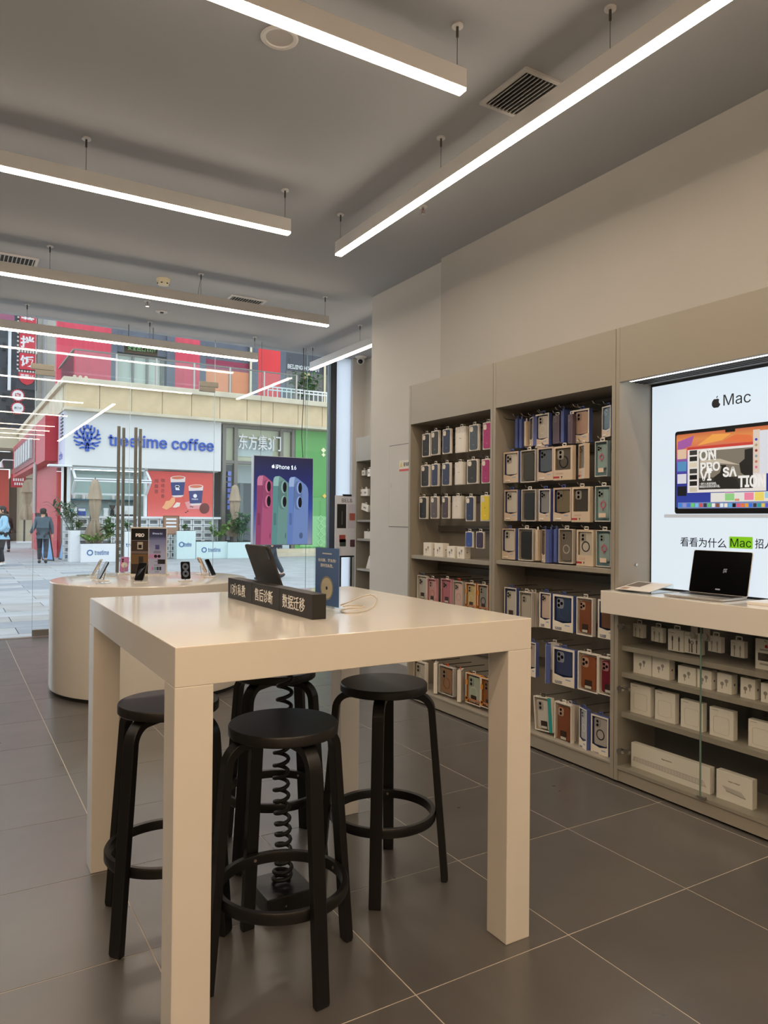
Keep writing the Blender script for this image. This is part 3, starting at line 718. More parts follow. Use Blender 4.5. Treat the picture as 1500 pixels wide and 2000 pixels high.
        if txt == 'orange':
            for q in (.60, .05): obj('orange_band', box(-W2, -W2*.72, -.0018, -.001, Hh*q, Hh*(q+.16)), colmat((216, 142, 48)), t)
            obj('flower_band', MB().prism([(-W2+.002+(Wd-.004)*i/12, Hh*(.17+.025*(i % 2))) for i in range(13)]+[(W2-.002, Hh*.12), (-W2+.002, Hh*.12)], -.0018, -.001), colmat((176, 118, 84)), t)
            text('case', Wd*.5, Hh*.03, colmat((40, 36, 34)), t, (0, -.0011, Hh*.955), bold=.02)
        if txt == 'stripe': obj('teal_stripe', box(W2*.62, W2, -.0018, -.001, 0, Hh), colmat(SIDE['teal']), t)
        obj('window', box(-W2+.002, W2-.002, -.0002, .0002, Hh*.02, Hh*.98), m_win, t)
    if hang:
        tc = tab or {'blue': (76, 94, 160)}.get(side, (226, 222, 214))
        tw = .032 if Wd > .05 else Wd*.6
        ty = depth*.4
        obj('hang_tab', MB().frame(tw, .020, .0055, ty, ty+.0012, 0, Hh+.009, 'y', .004), colmat(tc), t)
        if nhook: hook_for(cab, Vector((X-.002, loc.y, 0)), zt+.0125, X)
    return t
# ---- bay beside the access panel, upper rows
Z5 = zoomer(790, 780, 210/1235)
rows = (('top', [(203, 393, 290, 660, (28, 27, 30), 'black'), (305, 360, 395, 640, (52, 52, 52), 'dark grey'), (437, 340, 530, 625, (42, 50, 80), 'navy'), (585, 315, 700, 610, None, 'blank white'), (742, 290, 850, 590, (72, 84, 96), 'slate'), (900, 262, 1000, 575, (168, 40, 110), 'magenta')]),
        ('second', [(190, 755, 285, 1005, (40, 40, 42), 'black'), (310, 740, 388, 998, (44, 54, 88), 'navy'), (432, 730, 525, 990, (46, 56, 88), 'deep blue'), (578, 720, 670, 980, None, 'blank white'), (718, 690, 840, 970, (48, 48, 46), 'charcoal'), (885, 685, 985, 965, (168, 40, 110), 'magenta')]),
        ('third', [(170, 1120, 258, 1373, (34, 36, 40), 'black'), (300, 1115, 385, 1370, (92, 84, 86), 'taupe'), (430, 1115, 508, 1370, (70, 58, 66), 'plum grey'), (548, 1110, 650, 1370, None, 'blank white'), (705, 1115, 800, 1400, (44, 56, 92), 'navy'), (873, 1100, 985, 1400, (228, 206, 40), 'yellow')]))
for rn, its in rows:
    for k, (l, t_, r, b, c_, cn) in enumerate(its):
        lb = cn+' phone case in white hang box, '+rn+' hook row beside the access panel'
        if c_ is None:
            pbox(cab1, Z5, (l, t_, r, b), 3.05, 'white outline-printed phone case box, front of its hook, '+rn+' hook row', 'plain')
            a = pbox(cab1, Z5, (l+30, t_+6, r+28, b-4), 3.09, 'white phone case box hanging second on its hook, '+rn+' hook row', 'plain', nhook=False)
        else:
            pbox(cab1, Z5, (l, t_, r, b), 3.05, lb, 'apple', c_, cam=3, depth=.017)
pbox(cab1, Z5, (700, 1520, 785, 1700), 3.05, 'bright blue small phone case box hanging low over the shelf', 'apple', (50, 80, 160), cam=0, depth=.012)
pbox(cab1, Z5, (823, 1520, 912, 1712), 3.05, 'dark purple small phone case box hanging low over the shelf', 'apple', (58, 44, 76), cam=0, depth=.012)
# earphone boxes on the shelf
m_box = M('box_white', (236, 233, 226), .5); m_grey = M('print_grey', (150, 146, 142), .5); m_ink = M('print_ink', (60, 58, 58), .5)
def earprint(t, s, x, z, flip=1):
    for q in (-1, 1):
        mb = MB().prism(circ(.010*s, 12, x+q*.012*s, z+q*.008*s), -.0006, 0)
        e = obj('printed_earbud', mb, m_grey, t)
        obj('printed_stem', MB().prism([(x+q*.012*s-.003*s, z+q*.008*s-.003*s), (x+q*.012*s+.003*s, z+q*.008*s-.003*s), (x+q*.012*s+.002*s, z+q*.008*s-.026*s), (x+q*.012*s-.002*s, z+q*.008*s-.026*s)], -.0008, 0), m_grey, e)
def cardbox(zz, rect, X, zbase, label, grp, depth, nm='earphone_box', cat='product box', wd=None, yaw=0.):
    l, t_, r, b = rect; (pl, pt), (pr, pb) = zz(l, t_), zz(r, b); my = (pt+pb)/2
    yl, yr = atx(pl, my, X).y, atx(pr, my, X).y
    zt, zb = atx((pl+pr)/2, pt, X).z, atx((pl+pr)/2, pb, X).z
    w_, h_ = wd or yl-yr, zt-zb
    t = thing(nm, label, cat, (X, (yl+yr)/2, zbase), -pi/2+yaw, grp)
    obj('carton', box(-w_/2, w_/2, 0, depth, 0, h_), m_box, t, bevel=.0012)
    return t, w_, h_
for k, (rc, wn) in enumerate((((217, 1625, 305, 1775), 'tallest'), ((345, 1635, 440, 1790), 'second tall'), ((488, 1668, 572, 1800), 'low'), ((603, 1675, 685, 1810), 'lowest'))):
    t, w_, h_ = cardbox(Z5, rc, 3.06, 1.09, 'white earphone box, '+('first', 'second', 'third', 'fourth')[k]+' on the shelf from the access panel', 'earphone boxes on the phone case shelf', .055)
    earprint(t, 1.0, 0, h_*.55); obj('printed_dot', box(w_/2, w_/2+.0006, .022, .030, h_*.48, h_*.55), m_ink, t)
# ---- bay beside the access panel, lower rows
ZB = zoomer(780, 1100, 220/1500); ZCc = zoomer(795, 1270, .11)
lo1 = ((238, 165, 365, 440, 'tray', (200, 198, 194), 'white', 'clear phone case with three cameras in white box, by the cabinet side, behind the table', dict(tab=(90, 110, 150))),
       (372, 205, 485, 465, 'tray', (206, 160, 160), 'pink', 'pink phone case box with round orange charm', dict(cam=2, ring=(214, 120, 90))),
       (555, 210, 690, 495, 'tray', (190, 110, 130), 'pink', 'rose phone case in a narrow pink box', dict(cam=3)),
       (715, 240, 840, 525, 'clear', (222, 190, 186), 'clear', 'blush magnetic phone case with a bright orange hang tab', dict(cam=3, ring=(206, 170, 168), tab=(236, 90, 30))),
       (882, 265, 1015, 560, 'tray', (206, 186, 130), 'orange', 'yellowish phone case in white box with orange spine', dict(front='white', cam=2, ring=(226, 214, 180), txt='orange')),
       (1040, 285, 1176, 580, 'tray', (150, 150, 150), 'orange', 'grey phone case with dark magnet ring in orange spined box', dict(front='white', cam=2, ring=(60, 60, 64), txt='orange')))
for l, t_, r, b, kd, c_, sd_, lb, kw in lo1:
    pbox(cab1, ZB, (l, t_, r, b), 3.05, lb, kd, c_, sd_, h=.18, **kw)
lo2 = ((118, 200, 325, 690, 'tray', (206, 202, 196), 'white', 'clear magnetic phone case in white box, low on the cabinet side', dict(cam=2, ring=(186, 182, 178))),
       (430, 215, 548, 745, 'tray', (120, 126, 150), 'white', 'white phone case box turned edge-on with black band', dict(yaw=-.75, wd=.085)),
       (563, 285, 820, 790, 'clear', (160, 122, 92), 'clear', 'tan magnetic phone case with orange tabs in clear box', dict(cam=2, ring=(130, 98, 74), tab=(236, 90, 30), front='white')),
       (868, 335, 972, 890, 'tray', (150, 148, 146), 'white', 'white phone case box turned sideways with orange tab', dict(yaw=-.9, wd=.085, tab=(236, 90, 30))),
       (1040, 425, 1305, 965, 'tray', (176, 190, 174), 'orange', 'mint phone case in white box with orange flower print', dict(front='white', cam=2, ring=(200, 208, 196), txt='orange')),
       (1312, 515, 1560, 1040, 'tray', (150, 96, 60), 'orange', 'brown phone case in white and orange box by the cabinet divider', dict(front='white', cam=2, txt='orange')))
for l, t_, r, b, kd, c_, sd_, lb, kw in lo2:
    pbox(cab1, ZCc, (l, t_, r, b), 3.05, lb, kd, c_, sd_, **kw)
# ---- middle bay, upper rows
Z6 = zoomer(960, 760, 250/1429)
up = (
 (250, 330, 305, 660, 'spine', None, 'blue', 'blue phone case box showing its spine, first in the top row', dict(wd=.024)),
 (298, 335, 348, 660, 'spine', None, 'blue', 'blue phone case box spine hanging second in the top row', dict(wd=.022, nhook=False)),
 (360, 358, 392, 640, 'spine', None, 'beige', 'beige phone case box spine beside the blue spines in the top row', dict(wd=.018, nhook=False)),
 (412, 315, 478, 640, 'vband', (120, 118, 120), 'blue', 'grey phone case box turned half away in the top row', dict(front='white', yaw=-.5, wd=.085)),
 (490, 275, 640, 650, 'vband', (214, 208, 202), 'blue', 'clear phone case with white arc in the top row', dict(front='white', cam=2, ring=(230, 228, 224))),
 (684, 292, 756, 610, 'plain', None, 'purple', 'dull purple phone case box hanging deep in the top row', dict()),
 (768, 230, 815, 600, 'spine', None, 'blue', 'tall blue phone case box spine in the middle of the top row', dict(wd=.024)),
 (852, 280, 903, 610, 'plain', None, 'purple', 'second dull purple phone case box beside the pale pink case', dict(nhook=False)),
 (905, 225, 1090, 600, 'vband', (206, 176, 162), 'blue', 'pale pink phone case in white box, largest in the top row', dict(front='white', cam=2)),
 (1235, 190, 1330, 535, 'vband', (40, 80, 86), 'blue', 'dark teal phone case box at the divider end of the top row', dict(front='white', yaw=-.3, wd=.09)),
 (135, 700, 300, 1045, 'vband', (222, 218, 212), 'blue', 'clear three camera phone case, second row by the cabinet side', dict(front='kraft')),
 (325, 680, 490, 1040, 'clear', (70, 72, 68), 'clear', 'dark green phone case in a clear plastic pack, second row', dict(cam=0)),
 (512, 650, 690, 1020, 'vband', (92, 106, 122), 'blue', 'blue grey phone case with dark wave, second row', dict(front='kraft')),
 (692, 635, 905, 1015, 'ringbox', (96, 90, 82), 'beige', 'smoky phone case with black magnet ring in beige box, second row', dict(ring=(24, 24, 24), cam=2)),
 (955, 610, 1060, 1000, 'ringbox', (126, 122, 116), 'beige', 'grey phone case in beige box turned aside, second row', dict(yaw=-.45, wd=.10)),
 (1155, 580, 1292, 975, 'clear', (150, 178, 180), 'lb', 'light blue phone case pack with pink charm, second row', dict(txt='charm')),
 (143, 1125, 290, 1470, 'vband', (220, 216, 210), 'blue', 'clear phone case with swirl, third row by the cabinet side', dict(front='kraft')),
 (335, 1120, 492, 1475, 'clear', (50, 54, 58), 'clear', 'black phone case in a clear plastic pack, third row', dict(cam=0)),
 (527, 1115, 657, 1475, 'vband', (150, 152, 158), 'blue', 'shiny silver phone case in white box, third row', dict(front='white')),
 (690, 1100, 890, 1475, 'vband', (128, 118, 96), 'blue', 'khaki phone case with engraved lines, third row', dict(front='kraft')),
 (895, 1090, 1100, 1485, 'ringbox', (74, 70, 66), 'beige', 'dark smoky phone case without ring in beige box, third row', dict(cam=2)),
 (1155, 1080, 1325, 1480, 'clear', (158, 186, 188), 'lb', 'light blue phone case pack with pink charm, third row', dict(txt='charm')),
 (118, 1555, 265, 1900, 'vband', (222, 218, 212), 'blue', 'clear two camera phone case, fourth row by the cabinet side', dict(front='kraft', cam=2)),
 (300, 1555, 460, 1915, 'clear', (40, 42, 46), 'clear', 'black phone case in a clear plastic pack, fourth row', dict(cam=0)),
 (476, 1570, 530, 1915, 'spine', None, 'beige', 'beige phone case box spine behind the clear pack, fourth row', dict(wd=.022, nhook=False)),
 (548, 1565, 614, 1935, 'vband', (110, 108, 100), 'blue', 'olive phone case box turned half away, fourth row', dict(front='kraft', yaw=-.5, wd=.085)),
 (632, 1570, 668, 1938, 'spine', None, 'blue', 'blue phone case box spine, fourth row, in front of another', dict(wd=.022, nhook=False)),
 (684, 1562, 736, 1935, 'spine', None, 'blue', 'blue phone case box spine, fourth row, hanging behind another', dict(wd=.022)),
 (750, 1560, 905, 1945, 'clear', (122, 116, 108), 'clear', 'taupe magnetic phone case with pale ring, fourth row', dict(ring=(196, 190, 182), cam=2, tab=(200, 198, 194))),
 (950, 1570, 1138, 1975, 'ringbox', (206, 200, 192), 'beige', 'clear phone case with black magnet ring in beige box, fourth row', dict(ring=(50, 48, 48), cam=2)),
 (1168, 1575, 1330, 1985, 'clear', (156, 184, 186), 'lb', 'light blue phone case pack with pink charm, fourth row', dict(txt='charm', cam=2)))
for l, t_, r, b, kd, c_, sd_, lb, kw in up:
    deep = 3.09 if 'top row' in lb else 3.055
    pbox(cab2, Z6, (l, t_, r, b), deep, lb, kd, c_ or (0, 0, 0), sd_, **kw)
# empty hook tips of the top row
for px_, py_ in ((135, 312), (330, 275), (512, 243), (712, 207), (905, 170), (1125, 135)):
    p = atx(*Z6(px_, py_), 3.03); lx = cab2.location.y-p.y
    obj('hook', MB().tube([(lx, .275, p.z-.016), (lx, .055, p.z-.012), (lx, .042, p.z-.008), (lx, .030, p.z+.004)], .0032, 6), m_chrome, cab2, smooth=60)
# ---- middle bay, lower rows
Z7 = zoomer(790, 1100, .28); ZA = zoomer(1020, 1180, .15)
lo3 = ((Z7, 697, 170, 780, 420, 'tray', (206, 204, 200), 'blue', 'clear phone case in white box with blue spine, shelf underside row', dict(front='white')),
 (Z7, 800, 200, 886, 440, 'clear', (186, 182, 172), 'clear', 'greyish clear phone case pack, shelf underside row', dict(cam=2)),
 (Z7, 942, 205, 1020, 450, 'vband', (216, 196, 186), 'blue', 'skin pink phone case in white box, shelf underside row', dict(front='white')),
 (Z7, 1035, 222, 1176, 475, 'vband', (54, 74, 112), 'blue', 'navy phone case with ring mark, shelf underside row', dict(front='white', ring=(62, 82, 122))),
 (Z7, 1200, 240, 1312, 505, 'tray', (136, 80, 56), 'white', 'brown leather phone case, shelf underside row', dict()),
 (Z7, 1350, 258, 1480, 530, 'vband', (120, 84, 66), 'blue', 'brown patterned phone case in white box by the counter', dict(front='white', cam=0)),
 (ZA, 60, 495, 176, 940, 'vband', (190, 180, 176), 'blue', 'pale phone case in white box behind the table corner, middle low row', dict(front='white')),
 (ZA, 255, 520, 360, 1012, 'vband', (70, 70, 86), 'blue', 'blue spined phone case box turned edge-on, middle low row', dict(front='white', yaw=-.8, wd=.085)),
 (ZA, 395, 575, 680, 1060, 'vband', (58, 72, 116), 'blue', 'plain navy phone case with white camera, middle low row', dict(front='white')),
 (ZA, 722, 635, 985, 1140, 'tray', (146, 82, 50), 'white', 'saddle brown leather phone case, middle low row', dict()),
 (ZA, 990, 700, 1240, 1195, 'tray', (120, 28, 50), 'white', 'maroon phone case with lettering, middle low row', dict()),
 (ZA, 170, 1215, 400, 1655, 'tray', (216, 214, 210), 'white', 'clear phone case in white box with teal stripe, tilted, bottom row', dict(cam=2, txt='stripe', tab=(36, 34, 34), roll=-.09)),
 (ZA, 420, 1290, 640, 1805, 'tray', (138, 80, 54), 'white', 'brown leather phone case leading a thick stack, bottom row', dict(cam=2)),
 (ZA, 728, 1355, 852, 1905, 'vband', (204, 204, 206), 'blue', 'white magnetic phone case in blue spined box, bottom row', dict(front='white', cam=2, ring=(230, 230, 230), yaw=-.35, wd=.09)),
 (ZA, 895, 1455, 1122, 1990, 'vband', (186, 184, 184), 'blue', 'clear phone case with dark ring stand, bottom row', dict(front='white', cam=2, ring=(60, 58, 58))))
for zz, l, t_, r, b, kd, c_, sd_, lb, kw in lo3:
    pbox(cab2, zz, (l, t_, r, b), 3.05, lb, kd, c_, sd_, **kw)
# boxes queuing behind the front ones
for i in range(3): pbox(cab2, ZA, (452+50*i, 1296+2*i, 660+50*i, 1795-3*i), 3.082+.030*i, ('white phone case box directly behind the bottom row brown case', 'white phone case box deep in the bottom row stack', 'blue spined phone case box closing the bottom row stack')[i], 'plain', side='blue' if i == 2 else 'white', nhook=False)
for i in range(2): pbox(cab2, Z7, (830+26*i, 205, 912+26*i, 440), 3.085+.03*i, ('white phone case box behind the greyish clear pack', 'second white phone case box behind the greyish clear pack')[i], 'plain', nhook=False)
pbox(cab2, ZA, (335, 505, 480, 860), 3.12, 'white phone case box hidden between the blue spined and navy ones', 'plain', nhook=False)
# ================================================================== Mac bay: counter, lightbox, glazed cupboard
wid = Y3-Y4; s_ = .026
cab3 = thing('wall_cabinet', 'greige wall cabinet with backlit poster and glazed lower cupboard', 'cabinet', (XF, Y3, 0), -pi/2)
for x0, x1 in ((.0015, s_), (wid-s_, wid-.0015)):
    obj('side_panel', box(x0, x1, 0, .60, .012, 2.37), m_cab, cab3, bevel=.0015)
obj('header_panel', box(s_, wid-s_, .001, .03, 2.085, 2.37), m_cab, cab3, bevel=.001)
obj('soffit', box(s_, wid-s_, .03, .30, 2.095, 2.12), M('soffit_grey', (150, 148, 146), .4, metal=.3), cab3)
for k in range(4): obj('soffit_groove', box(s_, wid-s_, .085+.032*k, .093+.032*k, 2.092, 2.0952), m_dark, cab3)
obj('plinth', box(s_, wid-s_, .006, .30, .012, .072), m_cab, cab3)
obj('deck', box(s_, wid-s_, .000, .30, .072, .090), m_cab, cab3, bevel=.0015)
obj('back_panel', box(s_, wid-s_, .292, .30, .090, .885), M('back_dark', (92, 90, 86), .5), cab3)
for z in (.712, .574, .366): obj('shelf', box(s_, wid-s_, .027, .292, z-.026, z), m_cab, cab3, bevel=.0015)
led = obj('led_strip', box(.06, wid-.06, .036, .052, 2.086, 2.095), lampmat('led_cool', (.95, 1.0, 1.0), 9), cab3)
obj('peg', MB().cyl((s_, .13, 1.13), (s_+.008, .13, 1.13), .007, n=12), m_chrome, cab3, smooth=40)
tag(obj('display_counter', MB().prism([(-.012, -.09), (wid+.3, -.09), (wid+.3, -.0005), (wid-s_-.0005, -.0005), (wid-s_-.0005, .236), (s_+.0005, .236), (s_+.0005, -.0005), (-.012, -.0005)], .885, 1.0, 'z'), m_white, None, (XF, Y3, 0), (0, 0, -pi/2), bevel=.002), 'thick white display counter jutting from the glazed cupboard', 'counter')
# glass doors of the cupboard
m_cg = glassmat('cupboard_glass', (.975, .985, .98), 0, 1.45)
for x0, x1, s0 in ((.034, .5185, 1), (.5225, wid-.03, -1)):
    t = obj('glass_door', box(x0, x1, -.016, -.011, .094, .875), m_cg, cab3)
    ed = x1 if s0 == 1 else x0
    obj('glass_edge', box(ed-.0016, ed+.0012, -.016, -.011, .094, .875), m_edge, t)
    for z in (.818, .499, .177):
        kx = x0+.028 if s0 == 1 else x1-.028
        hg = obj('hinge_knob', MB().cyl((kx, -.030, z), (kx, -.010, z), .016, n=20), m_chrome, t, smooth=40)
        obj('hinge_arm', box(kx-.008+.004, kx+.036, .0, .012, z-.008, z+.008), m_steel, t)
    lx = ed-.030*s0
    lk = obj('lock', MB().cyl((lx, -.034, .835), (lx, -.016, .835), .014, n=20), m_steel, t, smooth=40)
    obj('lock_plate', box(lx-.018, lx+.018, -.018, -.0162, .815, .872), m_steel, t)
    if s0 == 1:
        k_ = obj('key', MB().ring(circ(.009, 16, lx, .800), circ(.005, 16, lx, .800), -.036, -.034).box(lx-.004, lx+.004, -.036, -.034, .755, .792), m_chrome, lk, kind='stuff')
obj('door_clip', box(.505, .545, -.02, .0, .090, .100), m_steel, cab3)
# backlit poster
LB = thing('backlit_poster', 'pale backlit poster with a notebook computer picture and black lettering', 'poster', (XF, Y3, 0), -pi/2)
yb = .240
obj('box_frame', box(s_+.002, wid-s_-.002, yb+.004, .29, 1.002, 2.094), m_black, LB)
obj('lit_face', box(s_+.012, wid-s_-.012, yb, yb+.004, 1.010, 2.080), M('lit_pale', (216, 229, 240), .4, emit=.92), LB)
ZM = zoomer(1200, 560, .3)
def Lm(x, y):
    p = atx(*ZM(x, y), XF+yb); return Y3-p.y, p.z
def em(name, c, e=.75): return M(name, c, .35, emit=e)
def lrect(x0, y0, x1, y1, col, nm, lift, par=LB, r=0):
    a = Lm(x0, (y0+y1)/2)[0]; b_ = Lm(x1, (y0+y1)/2)[0]; zt = Lm((x0+x1)/2, y0)[1]; zb = Lm((x0+x1)/2, y1)[1]
    mb = MB().prism(rrect(b_-a, zt-zb, r or .0005, 4, (a+b_)/2, (zt+zb)/2), yb-lift, yb)
    return obj(nm, mb, em('lp_%d_%d_%d' % col, col), par)
xc_ = Lm(755, 920)[0]
xL = Lm(395, 1200)[0]; hw = xc_-xL
zt_, zb_ = Lm(395, 946)[1], Lm(395, 1478)[1]
m_ink2 = em('lp_ink', (28, 30, 34), .5)
apple_s = Lm(0, 690)[1]-Lm(0, 780)[1]
a0 = Lm(662, 752); apple((Lm(662, 705)[1]-Lm(662, 790)[1])*.85, m_ink2, LB, (a0[0], yb, a0[1]-.004))
a0, a1 = Lm(710, 740), Lm(888, 740); text('Mac', a1[0]-a0[0], Lm(800, 703)[1]-Lm(800, 776)[1], m_ink2, LB, ((a0[0]+a1[0])/2, yb, a0[1]))
bez = obj('notebook_bezel', MB().prism(rrect(2*hw, zt_-zb_, .014, 5, xc_, (zt_+zb_)/2), yb-.001, yb), em('lp_bezel', (16, 17, 20), .4), LB)
sb, stt = Lm(408, 1440)[1], Lm(408, 966)[1]
obj('notebook_screen', MB().prism(rrect(2*hw-.016, stt-sb, .008, 5, xc_, (stt+sb)/2), yb-.0014, yb-.001), gradmat('lp_wall', [(0, (36, 66, 170)), (.35, (40, 52, 150)), (.6, (96, 84, 190)), (.78, (226, 110, 92)), (.92, (240, 150, 80)), (1, (214, 110, 70))], sb, stt, .8), LB)
obj('notch', MB().prism(rrect(.052, .02, .004, 3, xc_, stt-.003), yb-.0018, yb-.001), em('lp_bezel', None), LB)
zz0 = Lm(330, 1482)[1]; zz1 = Lm(330, 1503)[1]; xx0 = Lm(325, 1490)[0]
obj('notebook_base', MB().prism(rrect(2*(xc_-xx0), zz0-zz1, .004, 4, xc_, (zz0+zz1)/2), yb-.001, yb), em('lp_base', (196, 198, 200)), LB)
# sheaves of wallpaper light
for (pts_, col) in ((((540, 1035), (640, 960), (760, 955), (700, 1000)), (246, 170, 84)), (((700, 1010), (790, 960), (890, 965), (900, 1010)), (232, 120, 70)), (((415, 1010), (520, 970), (500, 1035), (415, 1070)), (170, 96, 170))):
    obj('wallpaper_ray', MB().prism([Lm(*p) for p in pts_], yb-.0017, yb-.0014), em('lp_%d_%d_%d' % col, col), LB)
W_ = lrect(478, 1036, 990, 1335, (236, 232, 228), 'app_window', .0022)
lrect(478, 1024, 990, 1042, (206, 70, 60), 'app_title_bar', .0024)
lrect(552, 1058, 905, 1316, (132, 124, 110), 'slide_picture', .0025)
lrect(552, 1238, 905, 1316, (58, 54, 50), 'slide_shadow', .0027)
obj('slide_player', MB().prism([Lm(*p) for p in ((825, 1210), (815, 1150), (850, 1120), (850, 1060), (905, 1050), (905, 1225), (860, 1235))], yb-.0029, yb), em('lp_40_38_36', (40, 38, 36)), LB)
obj('slide_horn', MB().prism([Lm(*p) for p in ((560, 1128), (690, 1120), (820, 1160), (690, 1150), (560, 1160))], yb-.0028, yb), em('lp_200_190_170', (200, 190, 170)), LB)
obj('slide_figure', MB().prism([Lm(*p) for p in ((640, 1316), (650, 1240), (690, 1210), (700, 1170), (650, 1130), (680, 1160), (730, 1160), (720, 1230), (800, 1250), (820, 1316))], yb-.0028, yb), em('lp_40_38_36', None), LB)
m_wt = em('lp_white', (245, 245, 242))
for tx, x0, x1, y0, y1 in (('ON', 556, 664, 1062, 1128), ('PRO', 562, 690, 1146, 1198), ('VI', 560, 634, 1205, 1262), ('SA', 708, 800, 1175, 1236), ('TION', 808, 985, 1230, 1302), ('一趟令人着迷的旅程。', 556, 668, 1276, 1288), ('探索音乐世界的无限可能。', 556, 690, 1294, 1306)):
    a0, a1 = Lm(x0, y0), Lm(x1, y1); text(tx, a1[0]-a0[0], a0[1]-a1[1], m_wt, LB, ((a0[0]+a1[0])/2, yb-.003, (a0[1]+a1[1])/2), bold=.03 if len(tx) < 5 else 0, ext=.0004)
for k in range(7): lrect(492, 1066+40*k, 540, 1096+40*k, ((60, 58, 56), (40, 40, 40), (226, 214, 190), (70, 68, 66), (24, 24, 24), (40, 38, 36), (210, 200, 180))[k], 'thumbnail', .0026)
for k, c_ in enumerate(((230, 200, 170), (90, 150, 200), (226, 226, 236), (26, 28, 34))): lrect(412, 1060+80*k, 470, 1122+80*k, c_, 'desktop_widget', .0022)
lrect(905, 930, 1100, 1214, (226, 230, 240), 'message_window', .0030); lrect(905, 930, 948, 1214, (226, 210, 196), 'message_sidebar', .0032)
for k, c_ in enumerate(((60, 70, 190), (180, 160, 120), (150, 60, 50), (140, 160, 170), (200, 120, 90), (220, 120, 150))):
    q = Lm(926, 994+36*k); obj('avatar', MB().prism(circ(.0065, 14, *q), yb-.0036, yb), em('lp_av%d' % k, c_), LB)
lrect(628, 1336, 1100, 1400, (232, 232, 226), 'calendar_window', .0020)
for x0, y0, x1, y1, c_ in ((722, 1346, 782, 1392, (150, 214, 140)), (848, 1340, 908, 1388, (240, 140, 170)), (915, 1336, 975, 1392, (240, 220, 110)), (982, 1336, 1040, 1375, (160, 210, 230)), (722, 1336, 780, 1344, (206, 150, 196)), (785, 1380, 815, 1395, (220, 150, 120))):
    lrect(x0, y0, x1, y1, c_, 'calendar_entry', .0023)
lrect(416, 1400, 1095, 1442, (120, 140, 190), 'dock', .0022)
DK = ((60, 140, 230), (150, 150, 220), (70, 120, 220), (110, 210, 120), (120, 200, 240), (210, 90, 90), (60, 60, 70), (100, 200, 110), (240, 240, 240), (150, 90, 60), (230, 240, 245), (240, 236, 220), (90, 180, 230), (20, 24, 30), (230, 90, 130), (240, 120, 60), (240, 160, 50), (60, 120, 230), (60, 60, 64), (40, 160, 160), (230, 200, 90), (90, 90, 210), (220, 70, 70), (110, 190, 90), (70, 160, 220))
for k, c_ in enumerate(DK): lrect(420+27*k, 1410, 441+27*k, 1435, c_, 'dock_icon', .0026, r=.0018)
m_lk = em('lp_ink', None)
a0, a1 = Lm(430, 1660), Lm(730, 1660); text('看看为什么', a1[0]-a0[0], Lm(580, 1628)[1]-Lm(580, 1690)[1], m_lk, LB, ((a0[0]+a1[0])/2, yb, a0[1]), bold=.006)
lrect(748, 1628, 900, 1704, (136, 206, 30), 'green_highlight', .0006)
a0, a1 = Lm(756, 1666), Lm(892, 1666); text('Mac', a1[0]-a0[0], Lm(820, 1640)[1]-Lm(820, 1695)[1], m_lk, LB, ((a0[0]+a1[0])/2, yb-.0006, a0[1]))
a0, a1 = Lm(915, 1672), Lm(1095, 1672); text('招人爱', a1[0]-a0[0]-.002, Lm(950, 1636)[1]-Lm(950, 1700)[1], m_lk, LB, ((a0[0]+a1[0])/2, yb, a0[1]), bold=.006)
# ---- laptop on the counter
m_sil = M('silver_aluminium', (200, 196, 190), .3, metal=.8)
t = thing('laptop', 'open silver laptop with black screen on the display counter', 'laptop', (3.078, 2.175, 1.0), -pi/2+.05)
obj('base', MB().prism(rrect(.304, .212, .012, 5), .002, .012, 'z'), m_sil, t, bevel=.0015)
kb = obj('keyboard', box(-.135, .135, .002, .088, .012, .0126), M('key_deck', (40, 40, 42), .5), t)
km = box(-.0085, .0085, -.0075, .0075, 0, .0012).mesh('key'); km.materials.append(M('key_black', (22, 22, 24), .4))
for r_ in range(5):
    for c_ in range(14): obj('key', km, None, kb, (-.126+.0194*c_, .012+.0168*r_, .0126))
obj('trackpad', MB().prism(rrect(.13, .075, .004, 3, 0, -.052), .0119, .0123, 'z'), M('trackpad_grey', (186, 182, 176), .35, metal=.5), t)
sc = obj('lid', MB().prism(rrect(.304, .215, .010, 5, 0, .1075), 0, .004), m_sil, t, (0, .102, .010), (-.22, 0, 0), bevel=.001)
obj('screen', MB().prism(rrect(.298, .208, .008, 5, 0, .1085), -.0006, 0), M('laptop_screen', (6, 6, 7), .05), sc)
text('超', .022, .022, M('scr_tx', (170, 170, 172), .4, emit=.35), sc, (.025, -.0007, .118), ext=.0003, bold=.02, shear=.15)
obj('screen_button', MB().prism(rrect(.026, .007, .0035, 4, .0, .026), -.0009, -.0006), M('scr_tx', None), sc)
# ---- acrylic leaflet holder and pads on the counter
t = thing('acrylic_leaflet_holder', 'low sloping acrylic holder with a printed leaflet on the counter end', 'leaflet holder', (3.065, 2.515, 1.0), -pi/2+.08)
obj('slope', MB().prism([(-.10, .006), (.10, .036), (.10, .040), (-.10, .010)], -.105, .105, 'x'), m_acr, t)
obj('foot', MB().prism([(-.10, 0), (.10, 0), (.10, .036), (.096, .036), (.096, .004), (-.10, .004)], -.105, .105, 'x'), m_acr, t)
lf = obj('leaflet', MB().prism([(-.098, .0105), (.098, .0405), (.098, .0412), (-.098, .0112)], -.102, .102, 'x'), M('leaflet_pale', (226, 220, 212), .4), t)
obj('printed_picture', MB().prism([(-.02, .0232), (.085, .0391), (.085, .0394), (-.02, .0235)], -.09, -.01, 'x'), M('leaflet_grey', (120, 112, 104), .5), lf)
obj('printed_picture', MB().prism([(-.085, .0133), (-.045, .0193), (-.045, .0196), (-.085, .0136)], -.085, -.045, 'x'), M('leaflet_brown', (170, 140, 120), .5), lf)
